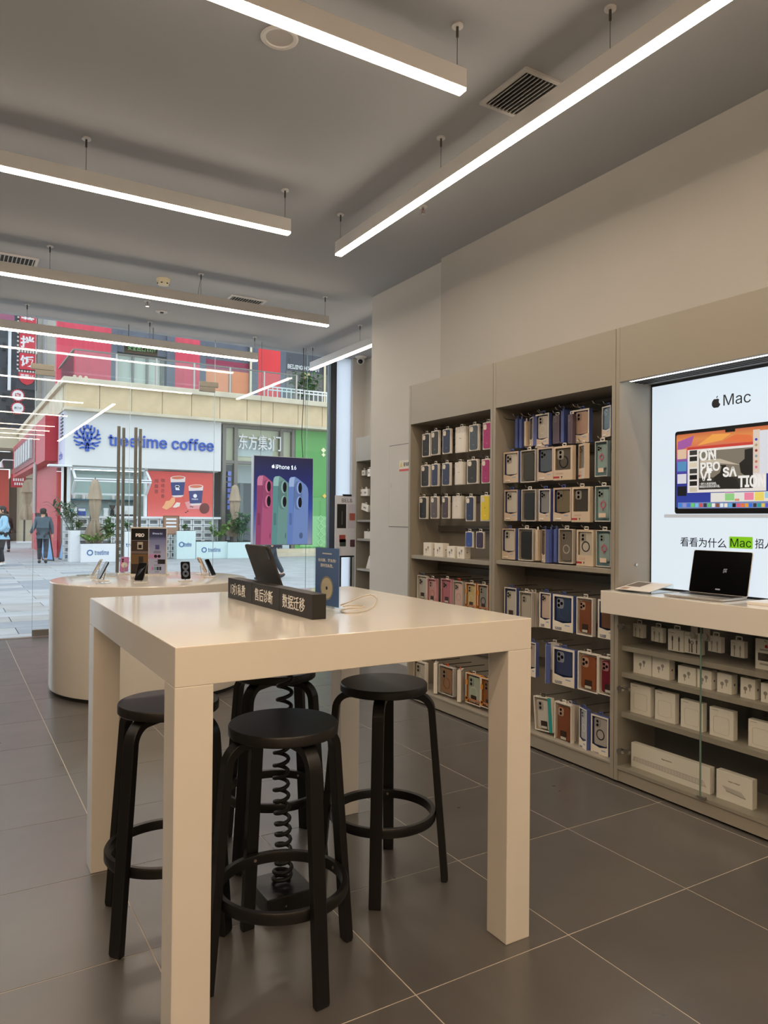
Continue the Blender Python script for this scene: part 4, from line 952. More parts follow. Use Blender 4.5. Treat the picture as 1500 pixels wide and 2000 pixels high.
tag(obj('white_pad', MB().prism(rrect(.21, .15, .008, 4), 0, .014, 'z'), m_base, None, (3.09, 1.82, 1.0), (0, 0, -pi/2), bevel=.002), 'flat white pad lying beside the laptop on the counter', 'pad')
# ---- cable packs on hooks
Z8 = zoomer(1180, 1060, 320/1067)
def chook(loc, tz):
    lx = Y3-loc.y
    obj('hook', MB().tube([(lx, .292, tz-.002), (lx, loc.x-XF+.0, tz), (lx, loc.x-XF-.014, tz+.008)], .0026, 6), m_chrome, cab3, smooth=60)
def cablepack(rect, X, label, dark=False, yaw=0.):
    l, t_, r, b = rect; (pl, pt), (pr, pb) = Z8(l, t_), Z8(r, b); my = (pt+pb)/2
    yl, yr = atx(pl, my, X).y, atx(pr, my, X).y; zt, zb = atx((pl+pr)/2, pt, X).z, atx((pl+pr)/2, pb, X).z
    w_, h_ = yl-yr, zt-zb
    t = thing('cable_pack', label, 'cable box', (X, (yl+yr)/2, zb), -pi/2+yaw, 'white cable packs in the glazed cupboard')
    obj('carton', box(-w_/2, w_/2, 0, .025, 0, h_), m_box, t, bevel=.0015)
    obj('hang_tab', MB().frame(.036, .022, .005, .011, .0125, 0, h_+.010, 'y', .005), m_box, t)
    for q in (-.5, .5):
        x = q*w_*.42
        pl_ = obj('printed_plug', box(x-.0042, x+.0042, -.0008, 0, h_*.48, h_*.66), m_ink if dark else m_grey, t)
        obj('printed_tip', box(x-.0028, x+.0028, -.0008, 0, h_*.66, h_*.72), m_grey, pl_)
        obj('printed_cord', box(x-.0018, x+.0022, -.0008, 0, h_*.06, h_*.48), m_ink if dark else m_grey, pl_)
    obj('printed_line', box(-w_*.42, -w_*.1, -.0006, 0, h_*.84, h_*.86), m_grey, t)
    chook(Vector((X+.004, (yl+yr)/2, 0)), zt+.012)
cablepack((182, 530, 256, 616), 3.10, 'small white cable pack nearest the upper hinge knob', yaw=-.15)
cablepack((300, 552, 386, 646), 3.10, 'second small white cable pack from the hinge knob', yaw=-.15)
cablepack((415, 568, 518, 708), 3.09, 'large white cable pack with two black plugs, left of the pair', True)
cablepack((522, 588, 636, 724), 3.09, 'large white cable pack with two black plugs behind the key', True)
cablepack((673, 612, 765, 712), 3.10, 'small white cable pack next to the second lock', yaw=-.1)
cablepack((820, 640, 915, 746), 3.10, 'small white cable pack beside the gift card', yaw=-.1)
X = 3.09; (pl, pt), (pr, pb) = Z8(985, 632), Z8(1130, 835); my = (pt+pb)/2
yl, yr = atx(pl, my, X).y, atx(pr, my, X).y; zt, zb = atx((pl+pr)/2, pt, X).z, atx((pl+pr)/2, pb, X).z
t = thing('gift_card', 'white hanging gift card with red fruit emblem and photo', 'gift card', (X, (yl+yr)/2, zb), -pi/2)
w_, h_ = yl-yr, zt-zb
obj('card', MB().prism(rrect(w_, h_, .004, 4, 0, h_/2), 0, .002), m_box, t)
apple(.018, M('red_emblem', (190, 40, 50), .5), t, (0, 0, h_*.78))
obj('printed_photo', box(-w_*.38, w_*.38, -.0006, 0, h_*.30, h_*.55), M('card_photo', (70, 60, 56), .5, noise=.8, ns=60), t)
for q in (.66, .63, .2, .17): obj('printed_line', box(-w_*.3, w_*.3, -.0005, 0, h_*q, h_*q+.003), m_grey, t)
chook(Vector((X+.002, (yl+yr)/2, 0)), zt-.012)
# ---- boxes on the cupboard shelves
ordn = ('first', 'second', 'third', 'fourth', 'fifth', 'sixth', 'seventh', 'eighth')
for k, rc in enumerate(((190, 738, 306, 868), (313, 762, 424, 898), (480, 815, 596, 932), (605, 838, 698, 958), (735, 862, 830, 990), (887, 890, 982, 1022), (1020, 918, 1112, 1046))):
    t, w_, h_ = cardbox(Z8, rc, 3.07, .574, 'white earphone box on the cupboard shelf, '+ordn[k]+' from the hinge side', 'earphone boxes in the glazed cupboard', .045)
    earprint(t, .9, 0, h_*.55); obj('printed_dot', box(w_/2, w_/2+.0006, .018, .026, h_*.42, h_*.52), m_ink, t)
for k, rc in enumerate(((170, 932, 302, 1124), (330, 972, 462, 1166), (498, 1030, 642, 1214), (686, 1080, 842, 1268), (938, 1170, 1100, 1350))):
    t, w_, h_ = cardbox(Z8, rc, 3.07, .366, 'white charger box with embossed square, '+ordn[k]+' from the hinge side', 'charger boxes in the glazed cupboard', .032, 'charger_box')
    obj('embossed_square', MB().ring(rrect(w_*.66, w_*.66, w_*.1, 5, 0, h_*.42), rrect(w_*.64, w_*.64, w_*.095, 5, 0, h_*.42), -.0008, 0), M('emboss', (196, 190, 180), .5), t)
    obj('printed_line', box(-w_*.40, -w_*.15, -.0005, 0, h_*.91, h_*.925), m_grey, t)
t, w_, h_ = cardbox(Z8, (175, 1362, 690, 1527), 3.06, .090, 'long white keyboard box on the cupboard floor', None, .035, 'keyboard_box')
obj('printed_keyboard', MB().prism([(-w_*.46, h_*.45), (w_*.42, h_*.45), (w_*.46, h_*.22), (-w_*.50+.01, h_*.26)], -.0005, 0), M('kb_print', (196, 192, 188), .5), t)
for r_ in range(4):
    for c_ in range(24): obj('printed_key', box(-w_*.445+w_*.0372*c_, -w_*.415+w_*.0372*c_, -.0009, -.0005, h_*(.27+.04*r_), h_*(.298+.04*r_)), M('kb_key', (222, 218, 212), .5), t)
text('Magic Keyboard', .06, .009, m_ink, t, (-.01, -.0002, h_*.72), ext=.0003)
t, w_, h_ = cardbox(Z8, (730, 1490, 966, 1680), 3.06, .090, 'white trackpad box on the cupboard floor beside the keyboard box', None, .035, 'trackpad_box')
obj('printed_trackpad', MB().prism([(-w_*.34, h_*.50), (w_*.20, h_*.46), (w_*.32, h_*.30), (-w_*.22, h_*.36)], -.0006, 0), M('kb_print', None), t)
obj('printed_edge', MB().prism([(-w_*.22, h_*.36), (w_*.32, h_*.30), (w_*.32, h_*.27), (-w_*.22, h_*.33)], -.0006, 0), m_grey, t)
text('Magic Trackpad', .055, .008, m_ink, t, (0, -.0002, h_*.70), ext=.0003)
# ================================================================== recess beyond the pillar
cab4 = thing('wall_cabinet', 'greige wall cabinet in the recess beyond the pillar', 'cabinet', (4.39, 8.02, 0), -pi/2)
for x0, x1 in ((0, .026), (1.3-.026, 1.3)): obj('side_panel', box(x0, x1, 0, .60, .012, 2.37), m_cab, cab4, bevel=.0015)
obj('header_panel', box(.026, 1.274, .001, .30, 2.075, 2.37), m_cab, cab4)
obj('back_panel', box(.026, 1.274, .285, .30, .09, 2.075), m_cabd, cab4); obj('plinth', box(.026, 1.274, .006, .30, .012, .09), m_cab, cab4)
Zr = zoomer(640, 840, 190/1188)
zs = [atx(*Zr(400, y), 4.40).z for y in (1095, 1325, 1690)]
for z in zs: obj('shelf', box(.026, 1.274, .012, .285, z-.026, z), m_cab, cab4, bevel=.001)
n = 0
for (x0, y0, x1, y1, X, lb) in ((415, 490, 455, 555, 4.45, 'small white accessory pack on the top hook in the recess'), (485, 475, 520, 565, 4.43, 'white accessory pack with dark print by the pillar edge'), (378, 725, 430, 805, 4.45, 'white accessory pack, left of two on the middle hook'), (428, 718, 488, 803, 4.44, 'white accessory pack, right of two on the middle hook'), (408, 905, 490, 985, 4.45, 'tilted white accessory pack on the lowest hook in the recess')):
    (pl, pt), (pr, pb) = Zr(x0, y0), Zr(x1, y1); my = (pt+pb)/2
    yl, yr = atx(pl, my, X).y, atx(pr, my, X).y; zt, zb = atx((pl+pr)/2, pt, X).z, atx((pl+pr)/2, pb, X).z
    t = thing('accessory_pack', lb, 'product box', (X, (yl+yr)/2, zb), 0, 'white accessory packs in the recess', rot=(0, .2 if 'tilted' in lb else 0, -pi/2))
    w_, h_ = yl-yr, zt-zb
    obj('carton', box(-w_/2, w_/2, 0, .03, 0, h_), m_box, t, bevel=.001)
    obj('hang_tab', MB().frame(.04, .024, .006, .014, .016, 0, h_+.011, 'y', .005), m_box, t)
    obj('printed_mark', box(-w_*.2, w_*.2, -.0006, 0, h_*.35, h_*.6), m_grey, t)
    lx = 8.02-(yl+yr)/2
    obj('hook', MB().tube([(lx, .285, zt+.011), (lx, X-4.39-.005, zt+.013), (lx, X-4.39-.018, zt+.024)], .003, 6), m_chrome, cab4, smooth=60)
for (x0, y0, x1, zz, lb) in ((445, 1235, 540, zs[1], 'white box standing on the recess shelf'), ):
    (pl, pt), (pr, _) = Zr(x0, y0), Zr(x1, y0); yl, yr = atx(pl, pt, 4.47).y, atx(pr, pt, 4.47).y; zt = atx(pl, pt, 4.47).z
    t = thing('product_box', lb, 'product box', (4.47, (yl+yr)/2, zz), -pi/2)
    obj('carton', box(-(yl-yr)/2, (yl-yr)/2, 0, .06, 0, zt-zz), m_box, t, bevel=.001); obj('printed_mark', box(-.01, .01, -.0006, 0, .08, .12), m_grey, t)
p = atx(*Zr(470, 1690), 4.47)
t = thing('wedge_stand', 'white wedge shaped stand on the lowest recess shelf', 'display stand', (4.47, p.y-.06, zs[2]), -pi/2)
obj('wedge', MB().prism([(-.07, 0), (.11, 0), (.11, .02), (.03, .16), (.01, .16)], 0, .10), m_base, t, bevel=.002)
# ---- access panel in the pillar
y0 = atx(760, 950, XP).y; zt, zb = atx(762, 871, XP).z, atx(761, 1029, XP).z
t = thing('access_panel', 'flush wall access panel with recessed latch and warning sticker', 'access panel', (XP, y0, zb), -pi/2)
pw = .50; ph = zt-zb
obj('shadow_gap', box(0, pw, -.0015, 0, 0, ph), m_dark, t); obj('leaf', box(.005, pw-.005, -.004, -.0015, .005, ph-.005), m_wall, t)
p = atx(764, 950, XP); lt = obj('latch', box(y0-p.y-.008, y0-p.y+.010, -.0052, -.004, p.z-zb-.035, p.z-zb+.03), M('latch_cream', (206, 196, 180), .4), t)
obj('latch_slot', box(y0-p.y-.003, y0-p.y+.005, -.0058, -.0052, p.z-zb-.01, p.z-zb+.024), m_steel, lt)
p0, p1 = atx(781, 900, XP), atx(781, 921, XP); x0 = y0-p0.y
st = obj('sticker', box(x0, x0+.20, -.0046, -.004, p1.z-zb, p0.z-zb), M('stk', (226, 220, 205), .5), t)
hh = p0.z-p1.z
obj('sticker_band', box(x0, x0+.20, -.0050, -.0046, p1.z-zb, p1.z-zb+hh*.2), M('stk_red', (200, 60, 50), .5), st)
obj('warning_triangle', MB().prism([(x0+.012, p1.z-zb+hh*.40), (x0+.056, p1.z-zb+hh*.40), (x0+.034, p1.z-zb+hh*.92)], -.0050, -.0046), M('stk_yel', (214, 180, 60), .5), st)
text('配电箱', .10, .04, m_ink, st, (x0+.125, -.0048, p1.z-zb+hh*.62), bold=.02)
# ---- poster stand before the film-covered pane
pl_, pr_ = aty(661, 1000, 8.5), aty(694, 1000, 8.5); zt, zb = aty(670, 968, 8.5).z, aty(670, 1086, 8.5).z
t = thing('poster_stand', 'black poster stand with pale product poster by the frosted pane', 'poster stand', ((pl_.x+pr_.x)/2, 8.5, 0))
w_ = pr_.x-pl_.x+.10
for s in (-.5, .5): obj('post', MB().cyl((s*.16, .02, .02), (s*.16, .02, zt-.05), .012, n=10), m_black, t, smooth=40)
obj('base_plate', box(-.22, .22, -.14, .16, 0, .02), m_black, t, bevel=.003)
pst = obj('poster', box(-w_/2, w_/2, -.004, .006, zb, zt), M('poster_pale', (240, 240, 248), .5), t)
obj('clip_bar', box(-w_*.18, w_*.18, -.010, .012, zt-.006, zt+.018), m_black, t); obj('lower_bar', box(-w_*.3, w_*.3, -.010, .012, zb-.016, zb+.004), m_black, t)
Hp = zt-zb
text('BEL&', w_*.45, .05, m_ink, pst, (0, -.0042, zb+Hp*.92))
obj('printed_panel', box(-w_*.42, -w_*.04, -.005, -.004, zb+Hp*.46, zb+Hp*.86), M('pp_dark', (44, 42, 42), .4), pst)
obj('printed_pen', box(-w_*.22, -w_*.20, -.0056, -.005, zb+Hp*.52, zb+Hp*.74), m_grey, pst)
obj('printed_panel', box(w_*.02, w_*.44, -.005, -.004, zb+Hp*.46, zb+Hp*.86), M('pp_lilac', (226, 220, 232), .5), pst)
for x0, z0, c_, nm in ((.10, .60, (196, 110, 96), 'pp_red'), (-.32, .24, (176, 84, 76), 'pp_case'), (-.30, .17, (60, 70, 66), 'pp_case2'), (.14, .16, (96, 60, 70), 'pp_fig')):
    obj('printed_item', MB().prism(rrect(w_*.26, Hp*.12, .01, 3, w_*(x0+.13), zb+Hp*(z0+.05)), -.0056, -.004), M(nm, c_, .5), pst)
# ================================================================== hanging lit phone poster in the window
Yp = 8.7
a, b_ = aty(497, 890, Yp), aty(611, 896, Yp); zbp = aty(500, 1064, Yp).z; ztp = a.z; w_ = b_.x-a.x; Hp = ztp-zbp
t = thing('hanging_lightbox', 'hanging blue lightbox poster showing pink, green and blue phones', 'lightbox', ((a.x+b_.x)/2, Yp, zbp))
obj('case', box(-w_/2-.008, w_/2+.008, .004, .085, -.008, Hp+.008), M('lightbox_grey', (176, 182, 194), .4, metal=.2), t, bevel=.003)
obj('lit_face', box(-w_/2, w_/2, 0, .004, 0, Hp), gradmat('lb_blue', [(0, (150, 156, 176)), (.18, (110, 124, 170)), (.42, (46, 72, 160)), (.66, (30, 44, 118)), (1, (24, 28, 66))], 0, Hp, .8), t)
for s in (-1, 1): obj('hanging_wire', MB().cyl((s*w_*.38, .04, Hp), (s*w_*.38, .04, ZC-zbp), .0022, n=6), m_wire, t)
obj('power_cord', MB().tube([(w_*.36, .06, Hp), (w_*.33, .06, Hp+.3), (w_*.36, .06, Hp+.8), (w_*.35, .06, ZC-zbp)], .005, 6), m_black, t, smooth=60)
def UV(x, y): return (-w_/2+w_*(x-120)/785, Hp*(1345-y+ (x-120)*.040*((1345-y)/1205.))/1205)
def lp(nm, pts_, c_, lift, e=.75): return obj(nm, MB().prism([(max(-w_/2, min(w_/2, q[0])), max(0.001, min(Hp, q[1]))) for q in [UV(*p) for p in pts_]], -lift, 0), em('ph_%d_%d_%d' % c_, c_, e), t)
cols = (((150, 70, 108), (176, 88, 126), (206, 128, 160)), ((96, 146, 146), (112, 152, 148), (150, 192, 188)), ((104, 134, 196), (116, 142, 196), (160, 186, 226)))
for k, (cs_, cb_, ct_) in enumerate(cols):
    o_ = 210*k; dy = 8*k
    bk = [(235+o_, 405+dy), (262+o_, 415+dy), (300+o_, 445+dy), (362+o_, 500+dy), (362+o_, 1345), (215+o_, 1345)]
    if k == 2: bk = [(235+o_, 405+dy), (262+o_, 415+dy), (310+o_, 450+dy), (390+o_, 515+dy), (418+o_, 560+dy), (428+o_, 640+dy), (420+o_, 1345), (215+o_, 1345)]
    lp('printed_phone_back', bk, cb_, .0008+.0003*k)
    lp('printed_phone_edge', [(146+o_-4*k, 1345), (158+o_, 470+dy), (165+o_, 430+dy), (185+o_, 408+dy), (235+o_, 403+dy), (250+o_, 405+dy), (236+o_, 440+dy), (228+o_, 520+dy), (214+o_, 1345)], cs_, .0012+.0003*k)
    lp('printed_phone_shine', [(160+o_, 540+dy), (160+o_, 470+dy), (168+o_, 430+dy), (188+o_, 411+dy), (240+o_, 407+dy), (230+o_, 470+dy), (228+o_, 540+dy)], ct_, .0014+.0003*k)
    lp('printed_camera_bump', [(262+o_+34*cos(q), 660+dy+190*sin(q)) if cos(q) < 0 else (285+o_+55*cos(q), 660+dy+198*sin(q)) for q in [2*pi*i/28 for i in range(28)]], tuple(int(v*.86) for v in cb_), .0015+.0003*k)
    for cy in (555, 755):
        lp('printed_lens_rim', [(302+o_+38*cos(2*pi*i/20), cy+dy+84*sin(2*pi*i/20)) for i in range(20)], tuple(min(255, v+30) for v in cb_), .0018+.0003*k)
        lp('printed_lens', [(312+o_+26*cos(2*pi*i/20), cy+dy+72*sin(2*pi*i/20)) for i in range(20)], (22, 22, 28), .0022+.0003*k)
    lp('printed_button', [(185+o_+18*cos(q), (930 if sin(q) < 0 else 1065)+18*sin(q)) for q in [2*pi*i/16+.01 for i in range(16)]], tuple(int(v*.86) for v in cs_), .0018+.0003*k)
    q = UV(750-205*(2-k), 1225); 
    obj('printed_emblem', MB().prism([(q[0]+(.5 if k == 2 else .25)*.052*cos(i*pi/8)*(1 if k == 2 else (1 if cos(i*pi/8) < 0 else 0)), q[1]+.034*sin(i*pi/8)*1.2) for i in range(16)], -.0019-.0003*k, 0), em('ph_em%d' % k, tuple(int(v*.72) for v in cb_)), t)
m_glow = em('ph_glow', (236, 246, 255), 1.3)
a0, a1 = UV(398, 285), UV(676, 285); text('iPhone 16', a1[0]-a0[0], Hp*60/1205, m_glow, t, ((a0[0]+a1[0])/2, 0, a0[1]), bold=.004)
q = UV(367, 283); apple(Hp*52/1205, m_glow, t, (q[0], 0, q[1]))
# ================================================================== the street outside
ZS, YF = -.14, 27.0
fa = lambda x, y, Y=YF: aty(x, y, Y)
m_pave = M('paving_stone', (168, 170, 172), .6, noise=.12, ns=1.5, bump=.1, bs=30)
m_pave2 = M('paving_stone_dark', (142, 147, 154), .6, noise=.12, ns=1.5, bump=.1, bs=30); m_pave3 = M('paving_stone_warm', (160, 158, 156), .6, noise=.14, ns=1.5, bump=.1, bs=30)
street = struct('ground', box(-30, 60, YG+.06, 90, ZS-.3, ZS-.008), M('paving_joint', (74, 76, 78), .8), label='grey stone paving of the street')
slabs = []
for k, mm in enumerate((m_pave, m_pave2, m_pave3)):
    me = box(-.594, .594, -.294, .294, -.03, 0).mesh('paving_slab'); me.materials.append(mm); slabs.append(me)
field = MB(); cnt = 0
for j in range(0, 60):
    y = YG+.40+.6*j
    for i in range(-14, 34):
        x = -2.2+1.2*i+(.6 if j % 2 else 0)
        p_x = x/y
        if j < 34 and -.12 < (x-.0)/y < .62 and cnt < 290 and (y < 17 or x/y < .16):
            obj('paving_slab', slabs[random.choice((0, 0, 0, 1, 2))], None, street, (x, y, ZS)); cnt += 1
        else: field.box(x-.596, x+.596, y-.296, y+.296, ZS-.03, ZS)
obj('paving_field', field, m_pave, street, kind='stuff')
obj('paving_far', box(-30, 60, YG+.4+.6*60, 90, ZS-.03, ZS), m_pave, street)
# ------------------------------------------------------------------ coffee shop building
m_stone = M('beige_stone', (198, 176, 140), .7, noise=.18, ns=1.2, bump=.1, bs=20)
m_stoneL = M('pale_stone', (202, 190, 166), .7, noise=.1, ns=2)
m_wsign = M('sign_white', (214, 213, 209), .5); m_blue = M('sign_blue', (44, 84, 176), .4)
m_frame = M('taupe_frame', (120, 116, 108), .5, metal=.2); m_wf = M('white_frame', (228, 230, 230), .45)
m_og = glassmat('outdoor_glass', (.90, .95, .95), 0, 1.45)
Xc = fa(124, 900).x; Xe = 34.0
z_s0, z_s1 = fa(128, 909).z, fa(128, 798).z
z_b1 = fa(125, 752).z; z_b2 = fa(125, 742).z
CB = thing('coffee_building', 'beige stone building with white coffee shop sign and terrace above', 'building', (0, 0, 0))
x428 = fa(428, 860).x
obj('sign_panel', box(Xc, x428, YF-.25, YF+.2, z_s0, z_s1), m_wsign, CB, bevel=.01)
# stone band, one slab after the other
sw = 1.06; me = box(0, sw-.02, -.55, .2, 0, z_b1-z_s1).mesh('stone_panel'); me.materials.append(m_stone)
for k in range(int((Xe-Xc)/sw)): obj('stone_panel', me, None, CB, (Xc+sw*k, YF, z_s1+.005))
ms = box(-.02, .2, 0, 1.98, 0, z_b1-z_s1).mesh('stone_panel'); ms.materials.append(m_stoneL)
SB = thing('side_terrace_wall', 'pale stone band running back above the red side shop', 'wall', (0, 0, 0))
for k in range(9): obj('stone_panel', ms, None, SB, (Xc, YF+.22+2*k, z_s1+.005))
obj('band_core', box(Xc+.02, Xe, YF-.5, YF+4.6, z_s1+.02, z_b1-.03), m_stoneL, CB)
obj('cornice', box(Xc-.12, Xe, YF-.68, YF+.3, z_b1, z_b2+.02), m_stoneL, CB, bevel=.02); obj('cornice', box(Xc-.14, Xc+.3, YF+.3, YF+19.5, z_b1, z_b2+.02), m_stoneL, SB)
obj('band_lip', box(Xc-.06, Xe, YF-.62, YF, z_s1-.10, z_s1), m_stoneL, CB); obj('band_lip', box(Xc-.08, Xc+.1, YF, YF+19.5, z_s1-.1, z_s1), m_stoneL, SB)
for k in range(6): obj('lamp_stub', MB().ball((Xc+.25+.16*k*(k < 3)+.02*k, YF-.5, z_b2+.06), .06, 8, 6), m_stoneL, CB) if k < 3 else None
# tree emblem and lettering
e0 = fa(168, 856); Re = (fa(195, 856).x-fa(141, 856).x)/2
em_o = thing('tree_emblem', 'blue round tree emblem on the white coffee sign', 'emblem', (e0.x, YF-.25, e0.z))
mb = MB()
def stroke(pts_, w0, w1):
    L_ = []; R_ = []; n_ = len(pts_)
    for i, (x_, z_) in enumerate(pts_):
        a_, b2 = pts_[max(i-1, 0)], pts_[min(i+1, n_-1)]; dx, dz = b2[0]-a_[0], b2[1]-a_[1]; q = math.hypot(dx, dz); w_ = w0+(w1-w0)*i/(n_-1)
        L_.append((Re*(x_-dz/q*w_), Re*(z_+dx/q*w_))); R_.append((Re*(x_+dz/q*w_), Re*(z_-dx/q*w_)))
    mb.prism(L_+R_[::-1], -.05, 0)
stroke([(0, -1.05), (0, -.75), (.02, -.45)], .15, .11)
for sx in (-1, 1):
    for ps, w0, w1 in (([(0, -.5), (.22, -.15), (.30, .2), (.22, .55), (.30, .95)], .085, .06), ([(.24, -.1), (.5, .02), (.72, .22), (.92, .30)], .07, .055), ([(.29, .22), (.5, .5), (.52, .82)], .07, .055), ([(.5, .02), (.75, -.08), (.98, .02)], .065, .055), ([(.03, -.62), (.35, -.42), (.68, -.38), (.95, -.25)], .075, .055), ([(.35, -.43), (.6, -.62), (.82, -.56)], .06, .05), ([(.04, -.78), (.34, -.76), (.55, -.84)], .07, .05), ([(.72, .22), (.78, .5), (.74, .66)], .06, .05), ([(.26, .6), (.06, .75), (.05, .98)], .06, .05), ([(.15, -.25), (.02, .1), (.08, .45)], .06, .05)):
        stroke([(sx*a_, b2) for a_, b2 in ps], w0, w1)
obj('branches', mb, m_blue, em_o, kind='stuff')
CBs = CB
a0, a1 = fa(209, 862), fa(413, 862)
text('treetime coffee', a1.x-a0.x, fa(300, 854).z-fa(300, 877.5).z, m_blue, CB, ((a0.x+a1.x)/2, YF-.25, fa(310, 866).z), bold=.014, ext=.06)
# side face of the sign: lilac panel with louvre and lettering
zz = (z_s0+z_s1)/2
obj('side_sign', box(Xc-.03, Xc, YF-.24, YF+1.2, z_s0, z_s1), M('lilac_panel', (196, 196, 214), .5), CB)
for k in range(7): obj('louvre_slat', box(Xc-.06, Xc-.03, YF-.1, YF+.45, z_s1-.25-.12*k, z_s1-.20-.12*k), M('louvre', (70, 72, 76), .5), CB)
text('coffee', .9, .28, m_blue, CB, (Xc-.031, YF+.45, z_s0+.35), rot=(pi/2, 0, -pi/2), bold=.02)
# ground floor front: corner post, opening with fold-up window, red poster, breeze-block wall
zl = fa(200, 1009).z
x_a, x_b, x_c, x_d = fa(108, 960).x, fa(137, 960).x, fa(287, 960).x, fa(415, 960).x
obj('corner_post', box(Xc-.05, Xc+.10, YF-.1, YF+.1, zl, z_s0), m_wf, CB); obj('corner_post', box(x_b-.22, x_b, YF-.1, YF+.12, zl, z_s0), m_wf, CB)
obj('opening_jamb', box(x_c-.10, x_c, YF-.08, YF+.12, zl, z_s0), m_wf, CB)
obj('side_window', box(Xc-.03, Xc-.01, YF, YF+1.6, zl, z_s0), m_og, CB)
for z in (zl+.02, (zl+z_s0)/2, z_s0-.08): obj('window_bar', box(Xc+.1, x_b-.2, YF-.05, YF, z, z+.07), m_wf, CB)
obj('awning_sill', box(Xc-.5, x_b, YF-.45, YF+.1, z_s0-.06, z_s0), m_wf, CB)
obj('counter_ledge', box(Xc-.05, x428, YF-.32, YF+.1, zl-.06, zl+.02), m_wf, CB)
# breeze blocks with slots
bwk, bhk = .40, (zl-.06-ZS)/6
o_ = rrect(bwk-.02, bhk-.015, .01, 1); i_ = rrect(bwk-.12, bhk-.11, .01, 1)
me = MB().ring(o_, i_, -.09, .09).mesh('breeze_block'); me.materials.append(m_wf)
nb = int((x428-Xc)/bwk)
for r_ in range(6):
    for c_ in range(nb): obj('breeze_block', me, None, CB, (Xc+bwk*(c_+.5), YF-.15, ZS+bhk*(r_+.5)))
obj('lower_wall', box(Xc, x428, YF+.0, YF+.1, ZS, zl-.06), M('inner_white', (205, 210, 210), .6), CB)
# room behind the opening
m_teal = M('teal_wall', (176, 200, 200), .6)
obj('kitchen_back', box(Xc, x428, YF+2.2, YF+2.3, ZS, z_s1), m_teal, CB); obj('kitchen_floor', box(Xc, Xe, YF+.1, YF+4.5, ZS, ZS+.02), m_frame, CB)
obj('kitchen_fill_panel', box(x_b, x_c, YF+.9, YF+1.3, z_s0-.06, z_s0-.02), lampmat('kitchen_fill_glow', (1, .98, .92), 6), CB)  # glowing panel added to brighten the dim room behind the opening
obj('kitchen_ceiling', box(Xc, x428, YF+.1, YF+2.3, z_s0-.02, z_s0+.05), m_wf, CB)
zsf = fa(180, 975, YF+2.0).z
obj('kitchen_shelf', box(x_b, x_c, YF+1.9, YF+2.2, zsf-.05, zsf), M('teal_shelf', (50, 96, 116), .5), CB)
obj('kitchen_counter', box(Xc+.2, x_c, YF+.1, YF+.8, ZS, zl), m_wf, CB)
# fold-up window, two leaves
zf1 = fa(200, 916).z; zfm = fa(200, 938).z; zf0 = fa(200, 965).z
for nm, (y0, z0), (y1, z1) in (('upper_leaf', (YF-.05, zf1), (YF-.75, zfm)), ('lower_leaf', (YF-.75, zfm-.05), (YF-.10, zf0))):
    dx0, dx1 = x_b+.02, x_c-.02
    lf = obj('window_leaf', MB().prism([(y0, z0), (y1, z1), (y1, z1-.012), (y0, z0-.012)], dx0, dx1, 'x'), m_og, CB)
    for x in (dx0, dx1-.07): obj('leaf_stile', MB().prism([(y0, z0+.03), (y1, z1+.03), (y1, z1-.04), (y0, z0-.04)], x, x+.07, 'x'), m_wf, lf)
    for (yy, z_) in ((y0, z0), (y1, z1)): obj('leaf_rail', box(dx0, dx1, yy-.03, yy+.03, z_-.04, z_+.03), m_wf, lf)
# red coffee poster
a, b_ = fa(287, 918), fa(414, 1009)
PO = thing('coffee_poster', 'large red coffee poster with two paper cups between window and storefront', 'poster', ((a.x+b_.x)/2, YF-.08, 0))
pw, zt, zb = b_.x-a.x, fa(350, 922).z, zl+.02; ph = zt-zb
obj('print_panel', box(-pw/2, pw/2, 0, .06, zb, zt), gradmat('poster_red', [(0, (224, 110, 104)), (.35, (214, 84, 72)), (1, (206, 74, 66))], zb, zt, 0), PO)
Zp = zoomer(270, 900, 230/1500)
def PU(x, y): return (-pw/2+pw*(x-108)/875.0, zt-ph*((y-115-(x-108)*.055)/590.0))
def pp(nm, pts_, c_, lift): return obj(nm, MB().prism([PU(*p) for p in pts_], -lift, 0), M('po_%d_%d_%d' % c_, c_, .5), PO)
for (cx, ty, hw_, by, bw_) in ((505, 215, 100, 455, 75), (748, 335, 100, 570, 78)):
    pp('printed_cup', [(cx-hw_, ty), (cx+hw_, ty), (cx+bw_, by), (cx+bw_*.6, by+16), (cx-bw_*.6, by+16), (cx-bw_, by)], (226, 206, 200), .004)
    q = .24
    pp('printed_sleeve', [(cx-hw_+(hw_-bw_)*q, ty+(by-ty)*q), (cx+hw_-(hw_-bw_)*q, ty+(by-ty)*q), (cx+bw_+2, by-10), (cx-bw_-2, by-10)], (52, 62, 112), .006)
    pp('printed_drink', [(cx+hw_*cos(2*pi*i/24), ty+26*sin(2*pi*i/24)) for i in range(24)], (226, 214, 206), .007)
    pp('printed_foam', [(cx+hw_*.86*cos(2*pi*i/24), ty+20*sin(2*pi*i/24)) for i in range(24)], (206, 110, 80), .009)
m_pw = M('po_white', (236, 232, 236), .5); m_pi = M('po_ink', (70, 30, 40), .5)
q = PU(498, 345); text('tt', pw*.07, ph*.11, m_pw, PO, (q[0], -.0065, q[1]), bold=.05)
q = PU(738, 460); obj('printed_emblem', MB().prism(circ(pw*.03, 14, *q), -.007, 0), m_pw, PO)
q = PU(735, 502); text('treetime', pw*.10, ph*.035, m_pw, PO, (q[0], -.0065, q[1]), bold=.02)
for tx, x, y0 in (('闻馥意', 225, 250), ('咖续花香', 308, 245)):
    for k, ch_ in enumerate(tx):
        q = PU(x, y0+68*k); text(ch_, pw*.055, ph*.085, m_pi, PO, (q[0], -.001, q[1]))
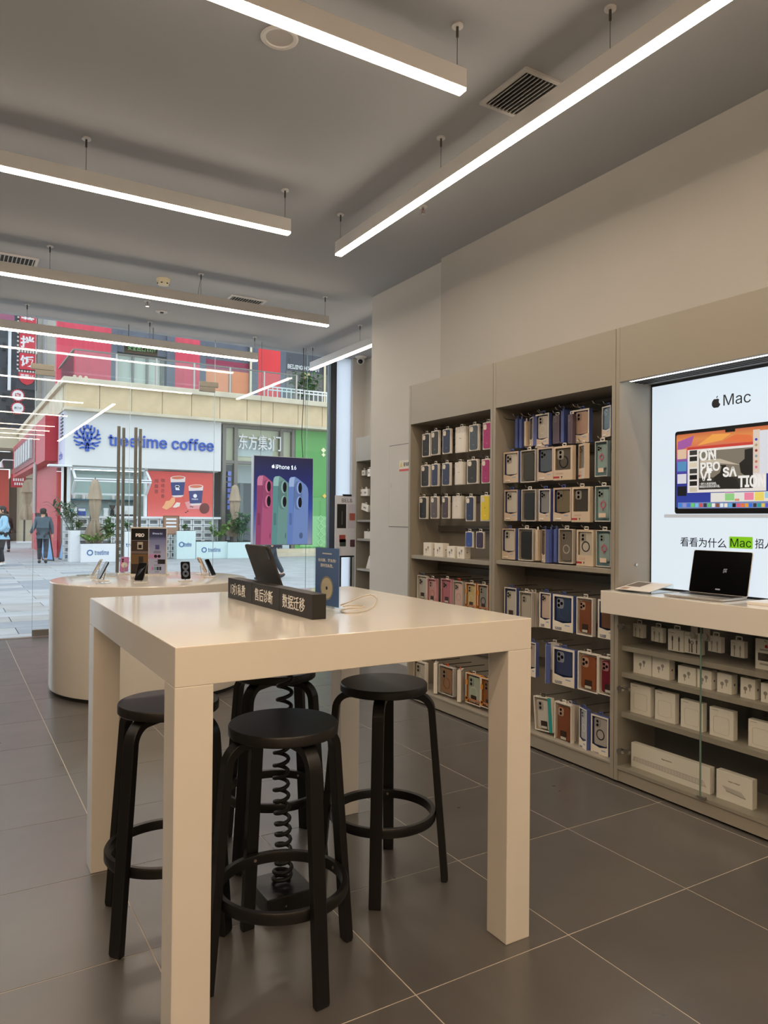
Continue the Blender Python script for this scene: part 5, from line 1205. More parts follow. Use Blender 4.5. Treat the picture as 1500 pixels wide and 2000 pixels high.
pp('printed_fruit', [(300, 600), (330, 560), (350, 515), (400, 510), (430, 470), (470, 475), (470, 530), (430, 590), (360, 630)], (236, 170, 120), .005)
pp('printed_slice', [(440, 600), (490, 535), (540, 545), (530, 590), (480, 608)], (232, 214, 200), .006)
pp('printed_tray', [(600, 540), (700, 520), (960, 640), (640, 632)], (222, 150, 150), .003)
pp('printed_bowl', [(868+70*cos(2*pi*i/20), 632+72*sin(2*pi*i/20)) for i in range(20)], (110, 52, 48), .005)
for x, y in ((680, 600), (705, 606), (640, 660), (615, 675)): pp('printed_bean', [(x-14, y), (x, y-8), (x+16, y), (x, y+9)], (60, 30, 30), .006)
# ------------------------------------------------------------------ storefront right of the poster
zh = fa(500, 905).z; ztop = z_s1-.12
x1_, x2_, x3_, x4_ = fa(436, 900).x, fa(459, 900).x, fa(548, 900).x, fa(571, 900).x
SF = thing('storefront', 'glazed storefront with taupe frames and metal letters', 'storefront', (0, 0, 0))
for x in (x1_, x2_, x3_, x4_): obj('mullion', box(x-.07, x+.07, YF-.12, YF+.06, ZS, ztop), m_frame, SF)
for z in (zh, ztop-.05): obj('crossbar', box(x1_, x4_, YF-.10, YF+.05, z-.06, z+.06), m_frame, SF)
for xa_, xb_ in ((x1_, x2_), (x2_, x3_), (x3_, x4_)):
    obj('upper_pane', box(xa_+.07, xb_-.07, YF-.02, YF, zh+.06, ztop-.1), m_og, SF); obj('lower_pane', box(xa_+.07, xb_-.07, YF-.02, YF, ZS, zh-.06), m_og, SF)
obj('fascia_back', box(x1_, x4_, YF+.12, YF+.16, zh-.1, ztop), M('fascia_cream', (226, 206, 164), .6), SF)
obj('blind_panel', box(x2_+.1, x3_-.3, YF+.08, YF+.11, zh+.25, zh+.9), M('blind_pale', (214, 210, 204), .6), SF)
obj('inner_wall', box(x1_, x4_, YF+2.5, YF+2.6, ZS, zh+.3), M('inner_grey', (96, 96, 98), .7), SF)
obj('inner_lintel', box(x2_+.3, x4_, YF+.8, YF+.9, zh-.75, zh), M('inner_cream', (210, 206, 200), .6), SF)
obj('inner_post', box(x2_+.55, x2_+.68, YF+.9, YF+1.0, ZS, zh), m_frame, SF); obj('inner_cabinet', box(x2_+.8, x3_-.6, YF+1.8, YF+2.4, ZS, 1.2), M('inner_dark', (54, 52, 54), .6), SF)
a0, a1 = fa(464, 866), fa(546, 866)
text('东方集3门', a1.x-a0.x, fa(500, 850).z-fa(500, 880).z, M('metal_letter', (214, 212, 208), .4), SF, ((a0.x+a1.x)/2, YF-.10, fa(505, 865).z), bold=.008, ext=.05)
for k in range(7): obj('neon_stroke', box(fa(443, 920).x, fa(449, 920).x, YF-.15, YF-.12, fa(446, 929+11*k).z, fa(446, 921+11*k).z), M('neon_blue', (120, 140, 230), .4, emit=.5), SF)
# green wall
m_green = M('green_paint', (98, 160, 88), .6, noise=.04, ns=1)
GW = thing('green_storefront', 'plain green painted shop wall with gold flower ornaments', 'wall', (0, 0, 0))
obj('wall_panel', box(x4_+.07, Xe, YF-.15, YF+.1, ZS, ztop-.02), m_green, GW)
obj('lattice_panel', box(x4_+.3, Xe-6, YF-.17, YF-.15, .2, 1.45), M('green_light', (132, 190, 124), .6), GW)
dm = MB().ring([(0, -.16), (.16, 0), (0, .16), (-.16, 0)], [(0, -.12), (.12, 0), (0, .12), (-.12, 0)], -.02, 0).mesh('lattice_diamond'); dm.materials.append(M('green_pale', (166, 206, 156), .6))
for r_ in range(4):
    for c_ in range(12): obj('lattice_diamond', dm, None, GW, (x4_+1.2+.32*c_, YF-.17, .37+.32*r_))
m_gold = M('gold_flower', (226, 190, 90), .4); m_crm = M('cream_letter', (236, 232, 190), .4)
def flower(nm, px, py, r, mt):
    p = fa(px, py); mb = MB(); 
    mb.prism([(r*(.62+.38*abs(cos(2*q)))*cos(q), r*(.62+.38*abs(cos(2*q)))*sin(q)) for q in [2*pi*i/32 for i in range(32)]], -.04, 0)
    obj(nm, mb, mt, GW, (p.x, YF-.15, p.z))
for px, py, r, mt in ((628, 880, .10, m_crm), (628, 889, .08, m_crm), (630, 969, .09, m_gold), (637, 969, .08, m_gold)): flower('flower_ornament', px, py, r, mt)
# ------------------------------------------------------------------ terrace level
YU = 31.0
UP = thing('terrace_shops', 'row of upper floor shops with red panels above the terrace', 'building', (0, 0, 0))
m_red = M('red_panel', (200, 62, 82), .6, noise=.12, ns=1.5, stretch=(6, 1, .4)); m_red2 = M('red_panel_bright', (214, 50, 54), .6, noise=.08, ns=1.5)
m_dk = M('dark_column', (88, 92, 104), .6, noise=.1, ns=2); m_dks = M('dark_shop', (66, 68, 76), .6)
ux = lambda p: aty(p, 700, YU).x
zu0 = z_b1-.5; zu1 = 14.0
for x0, x1, mt, nm in ((110, 216, m_red, 'red_panel'), (216, 228, m_dk, 'column'), (325, 341, m_dk, 'column'), (341, 389, m_red, 'red_panel'), (389, 401, m_dk, 'column'), (487, 503, m_dk, 'column'), (503, 546, m_red2, 'red_panel'), (546, 557, m_dk, 'column'), (557, 760, m_dks, 'dark_front')):
    obj(nm, box(ux(x0), ux(x1), YU-.1, YU+.3, zu0, zu1), mt, UP)
for x0, x1 in ((228, 325), (401, 487)): obj('upper_fascia', box(ux(x0), ux(x1), YU, YU+.3, aty((x0+x1)/2, 692 if x0 < 300 else 706, YU).z, zu1), m_dk, UP)
obj('pale_shopfront', box(ux(228), ux(325), YU+.3, YU+.4, zu0, zu1-3), M('pale_front', (196, 200, 186), .5, noise=.1, ns=.8), UP)
for x in (262, 290, 318): obj('shop_mullion', box(ux(x)-.04, ux(x)+.04, YU+.15, YU+.3, zu0, aty(270, 695, YU).z), m_frame, UP)
obj('maroon_fascia', box(ux(401), ux(487), YU-.02, YU+.05, aty(445, 724, YU).z, aty(445, 706, YU).z), M('maroon', (140, 40, 70), .6), UP)
obj('orange_panel', box(ux(401), ux(447), YU-.02, YU+.05, zu0, aty(425, 722, YU).z), M('orange_pale', (226, 140, 92), .6), UP)
obj('orange_panel', box(ux(452), ux(486), YU-.02, YU+.05, zu0, aty(470, 727, YU).z), M('orange_deep', (226, 128, 66), .6), UP)
obj('panel_post', box(ux(447), ux(452), YU-.05, YU+.05, zu0, aty(450, 722, YU).z), m_frame, UP)
a0, a1 = aty(560, 716, YU), aty(622, 716, YU)
text('BEIJING HOT POT', a1.x-a0.x, .20, m_wf, UP, ((a0.x+a1.x)/2, YU-.1, a0.z), bold=.006, ext=.03)
obj('shop_shutter', box(ux(557), ux(760), YU-.14, YU-.1, zu0, aty(590, 728, YU).z), M('shutter_grey', (100, 98, 96), .6), UP)
obj('shop_box', box(ux(590), ux(600), YU-.3, YU-.14, aty(595, 742, YU).z, aty(595, 731, YU).z), M('sand_box', (196, 176, 130), .6), UP)
for x in (487, 631): obj('cream_pipe', MB().cyl((ux(x), YU-.2, zu0), (ux(x), YU-.2, zu1), .05, n=10), M('cream_pipe', (226, 214, 180), .5), UP, smooth=40)
obj('terrace_floor', box(Xc+.3, Xe, YF, YU+1, zu0-.1, zu0), m_stoneL, UP)
# glass balustrade
BA = thing('glass_balustrade', 'clear glass balustrade along the stone terrace edge', 'balustrade', (0, 0, 0))
zg = fa(145, 684).z; xg0, xg1 = fa(145, 700).x, fa(578, 740).x
n_ = 6
for k in range(n_):
    a, b_ = xg0+(xg1-xg0)*k/n_, xg0+(xg1-xg0)*(k+1)/n_
    obj('glass_panel', box(a+.02, b_-.02, YF-.06, YF-.04, z_b2, zg), m_og, BA); obj('post', box(b_-.03, b_+.03, YF-.08, YF-.02, z_b2-.05, zg+.03), m_steel, BA)
obj('top_rail', box(xg0, xg1, YF-.075, YF-.025, zg, zg+.05), m_frame, BA)
obj('glass_panel', box(xg0-.02, xg0, YF, YF+3.8, z_b2, zg), m_og, BA); obj('side_rail', box(xg0-.05, xg0+.02, YF, YF+3.8, zg, zg+.05), m_frame, BA)
RL = thing('white_railing', 'white painted metal railing at the terrace end', 'railing', (0, 0, 0))
xr0, xr1 = fa(527, 770).x, fa(680, 770).x; zr = fa(530, 754).z
for z in (zr, zr-.12, z_b2+.12): obj('rail', MB().cyl((xr0, YF+.2, z), (xr1, YF+.2, z), .03, n=8), m_wf, RL, smooth=40)
bm_ = MB().cyl((0, 0, z_b2), (0, 0, zr), .022, n=6).mesh('baluster'); bm_.materials.append(m_wf)
k = 0; x = xr0
while x < xr1: obj('baluster', bm_, None, RL, (x, YF+.2, 0)); x += .20
# ------------------------------------------------------------------ side street: red shop, beige wall, sign tower
RS = thing('red_side_shop', 'red shop front running back along the side street', 'shop', (0, 0, 0))
m_rd = M('signal_red', (178, 34, 50), .5)
yA, yB = YF+1.3, atx(44, 900, Xc).y
zra, zrb = atx(104, 820, Xc-.05).z, atx(104, 904, Xc-.05).z
obj('fascia', box(Xc-.45, Xc, yA, yB, zrb, zra), m_rd, RS); obj('wall', box(Xc-.02, Xc+.1, yA, atx(64, 980, Xc).y, ZS, zrb), m_rd, RS)
obj('sign_frame', box(Xc-.50, Xc-.45, yA+3.2, yB-1.5, zrb+.15, zra-.2), M('red_dark', (130, 30, 44), .5), RS)
ny = 7
for k in range(ny):
    y_ = yA+4.0+(yB-yA-6.5)*k/ny
    obj('sign_stroke', box(Xc-.60, Xc-.50, y_, y_+(yB-yA-6.5)/ny*.55, zrb+.35, zra-.45), M('stroke_grey', (190, 192, 192), .5), RS)
obj('downpipe', MB().cyl((Xc-.55, yA+2.2, ZS+1.6), (Xc-.55, yA+2.2, zrb), .07, n=10), M('pipe_grey', (170, 168, 166), .5), RS, smooth=40)
obj('upper_wall', box(Xc-.01, Xc+.1, YF+1.2, yB+1, zra, z_s1), m_stoneL, RS)
t = thing('wall_spotlight', 'white wall spotlight at the end of the red fascia', 'lamp', (Xc-.45, yB-.6, zra-1.0))
obj('arm', MB().tube([(0, 0, .3), (-.5, 0, .3), (-.6, 0, .15)], .03, 6), m_wf, t, smooth=50); obj('head', MB().cyl((-.6, 0, .18), (-.6, 0, -.1), .07, .14), m_wf, t, smooth=40)
p = aty(36, 939, 44)
t = thing('small_red_sign', 'small red square sign with white lettering by the beige archway', 'sign', (p.x, 44, p.z))
obj('panel', box(-.36, .36, -.06, .06, -.36, .36), m_rd, t); [obj('sign_stroke', box(-.26+.11*k, -.19+.11*k, -.07, -.06, -.02, .22), m_wf, t) for k in range(5)]; [obj('sign_stroke', box(-.2+.11*k, -.13+.11*k, -.07, -.06, -.24, -.10), m_wf, t) for k in range(4)]
obj('bracket', box(.36, 1.6, -.03, .03, .1, .16), m_frame, t)
BW = thing('archway_building', 'beige building with an arched doorway closing the side street', 'building', (0, 0, 0))
YW = 48.0
wx = lambda p, y=950: aty(p, y, YW).x
m_bei = M('beige_render', (196, 184, 160), .7, noise=.08, ns=.8)
obj('wall', box(wx(20), wx(140), YW, YW+.5, ZS, aty(30, 846, YW).z), m_bei, BW)
obj('red_wall', box(wx(-90), wx(16), YW-.4, YW, ZS, aty(5, 918, YW).z), M('brick_red', (190, 70, 62), .6), BW)
obj('dark_canopy', box(wx(-90), wx(24), YW-.6, YW, aty(5, 916, YW).z, aty(5, 884, YW).z), m_dks, BW)
obj('balcony_slab', box(wx(-90), wx(44), YW-2.5, YW, aty(20, 882, YW).z, aty(20, 848, YW).z), m_bei, BW)
arc = [(wx(18)+.0, ZS), (wx(33), ZS)]
cxw, rw = (wx(18)+wx(33))/2, (wx(33)-wx(18))/2; zar = aty(25, 940, YW).z
ap = [(cxw-rw, ZS)]+[(cxw-rw*cos(pi*i/14), zar+rw*1.2*sin(pi*i/14)) for i in range(15)]+[(cxw+rw, ZS)]
obj('arch_door', MB().prism(ap, YW-.06, YW), M('door_dark', (72, 62, 54), .6), BW)
ar2 = [(cxw+(q[0]-cxw)*1.25, q[1] if q[1] <= zar else zar+(q[1]-zar)*1.22) for q in ap]
obj('arch_frame', MB().ring(ar2, ap, YW-.12, YW), M('arch_stone', (170, 156, 132), .7), BW)
m_tow = M('tower_dark', (74, 78, 84), .7, noise=.15, ns=.6)
obj('dark_facade', box(wx(-90, 700), wx(72, 700), YW-.8, YW-.3, aty(20, 848, YW).z, 22), m_tow, BW)
GP = thing('grey_pier_building', 'pale grey pier with a drainpipe rising behind the red side shop', 'building', (0, 0, 0))
obj('grey_pier', box(aty(74, 700, 46).x, aty(130, 700, 46).x, 46, 47.1, 4, 20), M('pier_grey', (186, 182, 172), .7, noise=.1, ns=.6), GP)
obj('pier_pipe', MB().cyl((aty(87, 700, 45.8).x, 45.85, 4), (aty(87, 700, 45.8).x, 45.85, 20), .10, n=8), M('pipe_grey', None), GP, smooth=40)
for k in range(7): obj('window_dark', box(wx(2+9*(k % 2), 700), wx(9+9*(k % 2), 700), YW-.95, YW-.8, aty(8, 690+24*k, YW).z, aty(8, 676+24*k, YW).z), M('win_dark', (46, 52, 58), .3), BW)
for k in range(16): obj('balcony_bar', box(wx(1+2.6*k, 830), wx(1.6+2.6*k, 830), YW-2.5, YW-2.42, aty(20, 848, YW).z, aty(20, 822, YW).z), m_dks, BW)
# red vertical signs with bulb borders
YT = 44.5
tx_ = lambda p, y=700: aty(p, y, YT).x
T_ = thing('vertical_sign', 'tall vertical red sign with white characters and bulb borders', 'sign', ((tx_(33)+tx_(73))/2, YT, 0))
hw_ = (tx_(73)-tx_(33))/2
obj('backboard', box(-hw_, hw_, .05, .45, aty(50, 760, YT).z, aty(50, 600, YT).z), m_dks, T_)
obj('mast', box(-hw_-.42, -hw_-.28, 0, .3, aty(24, 762, YT).z, 22), m_wf, T_)
m_bulb = M('bulb_white', (240, 240, 236), .4, emit=.5); m_sr = M('sign_red', (200, 52, 66), .5)
for ch_, y0, y1 in (('荞', 614, 645), ('拌', 652, 684), ('饭', 690, 722)):
    za, zb = aty(52, y0, YT).z, aty(52, y1, YT).z
    pl = obj('red_panel', box(-hw_+.12, hw_-.06, -.02, .05, zb, za), m_sr, T_)
    text(ch_, (za-zb)*.78, (za-zb)*.72, m_wf, pl, (0, -.021, (za+zb)/2), bold=.03)
    bb = MB()
    for q in range(7):
        for zz in (za+.10, zb-.10): bb.ball((-hw_+.12+(2*hw_-.18)*q/6, 0, zz), .055, 6, 4)
    for q in range(5): bb.ball((-hw_+.04, 0, zb+(za-zb)*q/4), .055, 6, 4)
    obj('bulb_border', bb, m_bulb, T_, kind='stuff')
za, zb = aty(52, 728, YT).z, aty(52, 748, YT).z
pl = obj('red_shield', MB().prism([(-hw_+.1, za), (hw_-.1, za), (hw_-.1, zb+.25), (hw_*.5, zb), (0, zb-.12), (-hw_*.5, zb), (-hw_+.1, zb+.25)], -.02, .05), m_sr, T_)
text('西熊1F', hw_*1.3, (za-zb)*.5, m_wf, pl, (0, -.021, (za+zb)/2+.06), bold=.02)
for (px, py, tx, c_, lb) in ((35, 772, '肉', m_sr, 'round white sign with a red character under the vertical sign'), (35, 797, '西熊1F', m_dks, 'round white sign marked 1F below another round sign')):
    p = aty(px, py, YT-.2); t = thing('round_sign', lb, 'sign', (p.x, YT-.2, p.z))
    r_ = aty(px+11, py, YT-.2).x-p.x
    obj('disc', MB().prism(circ(r_, 28), 0, .2), m_wf, t); obj('bracket', box(-.05, .05, .2, 2.85, -.05, .05), m_frame, t); bb = MB()
    for q in range(18): bb.ball((r_*1.1*cos(q*pi/9), .05, r_*1.1*sin(q*pi/9)), .05, 6, 4)
    obj('bulb_border', bb, m_sr, t, kind='stuff')
    text(tx, r_*(1.0 if len(tx) == 1 else 1.3), r_*(1.0 if len(tx) == 1 else .5), c_, t, (0, -.001, 0), bold=.03)
p0, p1 = aty(8, 622, YT-.3), aty(22, 622, YT-.3)
t = thing('round_pink_sign', 'purple pink rounded sign high on the dark facade', 'sign', (p0.x, YT-.3, p0.z))
obj('panel', MB().prism(rrect(1.0, .95, .35, 6), 0, .2), M('pink_sign', (150, 84, 110), .5), t); obj('bracket', box(-.06, .06, .2, .8, -.1, .1), m_frame, t)
# ------------------------------------------------------------------ planters and plants
m_leaf = [M('leaf_a', (70, 112, 58), .5, noise=.25, ns=6), M('leaf_b', (112, 150, 66), .5, noise=.25, ns=6), M('leaf_c', (60, 90, 62), .5, noise=.25, ns=6)]
def leaf(mb, o, dirv, L, wv, droop):
    d = dirv.normalized(); s = d.cross(Vector((0, 0, 1)));
    if s.length < .01: s = Vector((1, 0, 0))
    s.normalize(); p0 = o; p1 = o+d*L*.5+Vector((0, 0, .02)); p2 = o+d*L-Vector((0, 0, droop*L))
    k = [p0-s*wv*.15, p0+s*wv*.15, p1+s*wv*.5, p2, p1-s*wv*.5, p1-Vector((0, 0, wv*.12))]
    mb.add([tuple(q) for q in k], [(0, 1, 5), (1, 2, 5), (2, 3, 5), (3, 4, 5), (4, 0, 5)])
def plant(loc, h, spread, n, kind, label, nm='leafy_plant', grp=None, Lf=.16):
    t = thing(nm, label, 'plant', loc, 0, grp)
    st, lf = MB(), MB()
    for i in range(max(3, n//12)):
        a = random.uniform(0, 2*pi); r_ = random.random()**.6*spread
        tip = Vector((r_*cos(a), r_*sin(a)*.6, h*random.uniform(.6, 1)))
        st.tube([(tip.x*.2, tip.y*.2, 0), (tip.x*.6, tip.y*.6, tip.z*.6), tuple(tip)], .008, 5)
        for q in range(12):
            u = random.uniform(.35, 1.0); o = Vector((tip.x*u, tip.y*u, tip.z*u)); b = random.uniform(0, 2*pi)
            leaf(lf, o, Vector((cos(b), sin(b), random.uniform(.1, .9))), Lf*random.uniform(.7, 1.3), Lf*random.uniform(.35, .6) if kind != 2 else Lf*.10, random.uniform(.1, .5))
    obj('stems', st, m_leaf[2], t, kind='stuff'); obj('foliage', lf, m_leaf[kind % 3], t, kind='stuff')
    return t
m_plw = M('planter_white', (226, 228, 230), .3); m_pltint = M('planter_reflection_tint', (206, 226, 224), .3)  # mint planters: backlight and reflection put into the colour
def planter(px0, px1, ytop, ybot, label, mt, dp=.45, txt=False, nm='planter_box'):
    a, b_ = atz(px0, ybot, ZS), atz(px1, ybot, ZS); y_ = (a.y+b_.y)/2
    x0, x1 = aty(px0, ybot, y_).x, aty(px1, ybot, y_).x; zt = aty((px0+px1)/2, ytop, y_).z
    t = thing(nm, label, 'planter', ((x0+x1)/2, y_, ZS)); w2 = (x1-x0)/2
    hh = zt-ZS
    obj('box', MB().box(-w2, w2, 0, dp, 0, hh), mt, t, bevel=.01)
    obj('soil', box(-w2+.03, w2-.03, .03, dp-.03, hh, hh+.01), M('soil', (60, 50, 40), .9), t)
    if txt:
        text('treetime', w2*.8, .16, m_blue2, t, (w2*.15, -.001, hh*.52), bold=.015, ext=.004)
        obj('emblem', MB().ring(circ(.10, 16, -w2*.5, hh*.52), circ(.06, 16, -w2*.5, hh*.52), -.005, 0), m_blue2, t)
    return t, (x0+x1)/2, y_, zt, w2
m_blue2 = M('planter_print', (70, 110, 160), .5)
t, x, y, z, w2 = planter(136, 156, 1036, 1098, 'tall white planter box at the corner of the terrace', m_plw)
plant((x, y+.2, z), 1.0, .7, 100, 2, 'feathery palm in the tall corner planter', 'palm_plant', Lf=.55); plant((x+.1, y+.2, z), .35, .25, 60, 0, 'round green bush in the tall corner planter', 'small_bush')
t, x, y, z, w2 = planter(157.5, 228, 1062, 1098, 'long low white planter box with blue treetime lettering by the umbrella', m_plw, .5, True)
plant((x-.1, y+.25, z), .28, .6, 120, 1, 'bright low foliage in the lettered white planter'); plant((x+.35, y+.25, z), .9, .3, 80, 0, 'tall monstera in the lettered white planter', 'monstera', Lf=.3)
t, x, y, z, w2 = planter(243, 263, 1038, 1097, 'tall white planter box behind the door handles', m_plw); plant((x, y+.2, z), .35, .25, 60, 0, 'small leafy plant in the planter behind the door handles')
text('tree', .35, .12, m_blue2, t, (.05, -.001, .55), bold=.015, ext=.004)
t, x, y, z, w2 = planter(345, 382, 1037, 1092, 'tall planter box coloured with a mint reflection, small treetime lettering', m_pltint, .45, True); plant((x, y+.2, z), .22, .3, 50, 0, 'low plant on the tall mint tinted planter')
t, x, y, z, w2 = planter(383, 444, 1058, 1091, 'long planter box coloured with a mint reflection, treetime lettering', m_pltint, .5, True); plant((x+.3, y+.25, z), .7, .45, 120, 1, 'yellow green shrub in the long mint tinted planter', Lf=.25)
t, x, y, z, w2 = planter(445, 520, 1059, 1090, 'planter box coloured with a mint reflection, partly hidden behind the tablet', m_pltint, .5); plant((x-.2, y+.25, z), 1.1, .55, 150, 0, 'big leafy rubber plant beside the lightbox poster', 'rubber_plant', Lf=.32)
t, x, y, z, w2 = planter(616, 645, 1050, 1078, 'white planter box before the green wall', m_plw); plant((x-.4, y+.4, z-.3), .75, .55, 120, 0, 'dense shrub before the green wall', 'shrub')
pz = fa(610, 735); plant((pz.x, YF+.6, z_b2), 1.5, 1.1, 170, 0, 'shrub growing behind the terrace railing', 'terrace_shrub', Lf=.32)
# ------------------------------------------------------------------ folded umbrellas
m_canvas = M('beige_canvas', (166, 148, 126), .8, noise=.08, ns=3); m_pole = M('pole_dark', (64, 60, 56), .5)
def umbrella(px, yt, yb, Y, wpx, label, base=True, lean=0):
    p = aty(px, yt, Y); zb = aty(px, yb, Y).z; s = aty(px+wpx/2, yt, Y).x-p.x
    t = thing('folded_umbrella', label, 'umbrella', (p.x, Y, ZS))
    Ht = p.z-ZS; L = p.z-zb; z0 = zb-ZS
    obj('pole', MB().cyl((-.1, .08, .05), (-.1, .08, Ht-.15), .05, n=10), m_pole, t, smooth=40)
    def fold(a, z):
        u = (z-z0)/L; d = .30 if u < .33 else (.10 if u < .40 else .24*(1-.5*u))
        return 1+d*sin(7*a+1.3*z)*(.8+.2*sin(3*a))+.08*sin(13*a+4*z)
    obj('canopy', MB().lathe([(s*.80, z0-L*.02), (s*1.02, z0+L*.05), (s*.92, z0+L*.16), (s*.66, z0+L*.29), (s*.46, z0+L*.36), (s*.60, z0+L*.45), (s*.72, z0+L*.60), (s*.66, z0+L*.76), (s*.54, z0+L*.90), (s*.40, z0+L*.96), (s*.12, z0+L*1.0)], 64, fold=fold), m_canvas, t, smooth=50)
    obj('flap', MB().lathe([(s*1.00, z0+L*.69), (s*.78, z0+L*.80), (s*.60, z0+L*.92), (s*.44, z0+L*.985), (s*.10, z0+L*1.015)], 32, fold=lambda a, z: 1+.26*sin(4*a+.6)*(1-(z-z0)/L*.8)), m_canvas, t, smooth=50)
    obj('finial', MB().cyl((0, 0, z0+L), (0, 0, z0+L*1.05), s*.10, s*.03, n=8), m_pole, t)
    obj('tie_band', MB().lathe([(s*.50, z0+L*.34), (s*.54, z0+L*.36), (s*.50, z0+L*.38)], 24), m_canvas, t, smooth=40)
    if base: obj('base', box(-.45, .35, -.35, .45, 0, .1), m_plw, t, bevel=.02)
umbrella(186, 938, 1058, 26.1, 30, 'folded beige umbrella at the coffee window')
umbrella(459, 948, 1046, 26.55, 24, 'folded beige umbrella before the storefront')
umbrella(53, 938, 1014, 44, 26, 'folded beige umbrella in the side street', True)
# ------------------------------------------------------------------ sandwich board and menu board
p = atz(110, 1094, ZS)
t = thing('sandwich_board', 'black sandwich board with light blue poster beside the tall planter', 'sign', (p.x, p.y, ZS), radians(-62))
for s, nm in ((-1, 'front_leaf'), (1, 'back_leaf')):
    l_ = obj(nm, MB().frame(.62, 1.62, .035, -.015, .015, 0, .81), m_black, t, (0, s*.30, 0), (-s*.18, 0, 0))
    obj('poster', box(-.275, .275, -.008, .008, .04, 1.58), gradmat('board_blue', [(0, (120, 170, 226)), (.5, (150, 190, 230)), (.75, (60, 70, 80)), (1, (40, 44, 48))], 0, 1.6, 0), l_)
p = fa(334, 1045, 26.1)
t = thing('menu_board', 'small lit menu board with wooden frame on the breeze block wall', 'menu board', (p.x, 26.1, ZS))
zt, zb = aty(334, 1007, 26.1).z-ZS, aty(334, 1044, 26.1).z-ZS
obj('leg', box(-.27, -.23, 0, .04, 0, zb), m_frame, t); obj('leg', box(.23, .27, 0, .04, 0, zb), m_frame, t)
obj('frame', MB().frame(.56, zt-zb, .03, -.03, .03, 0, (zt+zb)/2), M('wood_frame', (120, 84, 60), .6), t); obj('panel', box(-.25, .25, -.01, .02, zb+.03, zt-.03), M('menu_peach', (216, 170, 140), .5, emit=.25), t)
for k in range(3): obj('printed_line', box(-.18, .18, -.014, -.01, zt-.16-.13*k, zt-.10-.13*k), m_wf, t)
# ------------------------------------------------------------------ cafe equipment
def cafe(nm, label, px, pb, Y, parts):
    p = aty(px, pb, Y); t = thing(nm, label, 'cafe item', (p.x, Y, (zl if pb > 990 else zsf)))
    t.scale = (.72, .72, .72)
    for (pn_, mb_, mt_) in parts: obj(pn_, mb_, mt_, t, smooth=40)
yk = YF+.45
cafe('coffee_grinder', 'coffee grinder with glass hopper on the cafe counter', 207, 1008, yk, (('body', MB().lathe([(.12, 0), (.10, .3), (.13, .35), (.13, .42)], 16), m_wf), ('hopper', MB().lathe([(.06, .42), (.20, .75), (.20, .78)], 16), m_og), ('lid', MB().cyl((0, 0, .78), (0, 0, .82), .21, n=16), m_black)))
cafe('coffee_grinder', 'black topped coffee grinder beside the espresso machine', 219, 1008, yk, (('body', MB().lathe([(.11, 0), (.09, .25), (.10, .32)], 16), m_black), ('hopper', MB().lathe([(.05, .32), (.15, .55), (.15, .58)], 16), M('hopper_dark', (70, 66, 62), .3))))
cafe('espresso_machine', 'white espresso machine on the cafe counter', 245, 1008, yk, (('body', box(-.5, .5, -.2, .3, .12, .55), m_wf), ('drip_tray', box(-.48, .48, -.25, .2, 0, .12), m_black), ('group_head', MB().cyl((0, -.22, .12), (0, -.22, .3), .05), m_chrome)))
cafe('blue_box', 'bright blue packet box with white front on the cafe counter', 159, 1008, yk, (('body', box(-.18, .18, -.1, .1, 0, .40), M('box_blue', (50, 80, 170), .5)), ('white_label', box(-.16, .16, -.11, -.1, .26, .38), m_wf)))
cafe('blue_bottle', 'light blue bottle on the cafe counter', 139, 1008, yk, (('body', MB().lathe([(.08, 0), (.08, .28), (.04, .36)], 14), M('bottle_cyan', (70, 160, 210), .3)), ('cap', MB().cyl((0, 0, .36), (0, 0, .44), .035), m_wf)))
cafe('white_canister', 'white canister next to the light blue bottle', 146, 1008, yk, (('body', MB().cyl((0, 0, 0), (0, 0, .42), .12, n=16), m_wf), ('lid', MB().cyl((0, 0, .42), (0, 0, .46), .13, n=16), m_steel)))
for k, px in enumerate((143, 163, 171, 222)):
    cafe('shelf_cup', 'white cup on the teal cafe shelf, '+ordn[k]+' from the corner post', px, 975, YF+2.0, (('cup', MB().lathe([(.09, 0), (.13, .22), (.12, .22), (.08, .02)], 14), m_wf), ('handle', MB().tube([(.12, 0, .17), (.19, 0, .14), (.17, 0, .06), (.10, 0, .06)], .015, 6), m_wf)))
# ------------------------------------------------------------------ stone steps by the green wall
a = atz(560, 1086, ZS)
t = thing('stone_steps', 'low beige stone steps in front of the green wall', 'steps', (a.x, a.y, ZS))
obj('step', box(-1.0, 6, -.5, -.1, 0, .14), m_stoneL, t, bevel=.01); obj('step', box(-1.0, 6, -.1, .3, 0, .28), m_stoneL, t, bevel=.01)
# ------------------------------------------------------------------ people
def skinbody(name, J, E, R, mat, parent, sub=1, root=0):
    me = bpy.data.meshes.new(name); keys = list(J); me.from_pydata([J[k] for k in keys], [(keys.index(a), keys.index(b)) for a, b in E], [])
    o = bpy.data.objects.new(name, me); C.objects.link(o); o.parent = parent
    bm = bmesh.new(); bm.from_mesh(me); ly = bm.verts.layers.skin.verify(); bm.verts.ensure_lookup_table()
    for i, k in enumerate(keys):
        r_ = R[k]; bm.verts[i][ly].radius = r_ if isinstance(r_, tuple) else (r_, r_); bm.verts[i][ly].use_root = (i == root)
    bm.to_mesh(me); bm.free()
    sk = o.modifiers.new('skin', 'SKIN'); sk.use_smooth_shade = True
    ss = o.modifiers.new('smooth', 'SUBSURF'); ss.levels = sub; ss.render_levels = sub
    me.materials.append(mat); return o
m_skin = M('skin_tone', (206, 160, 132), .6); m_hair = M('black_hair', (26, 24, 24), .6)
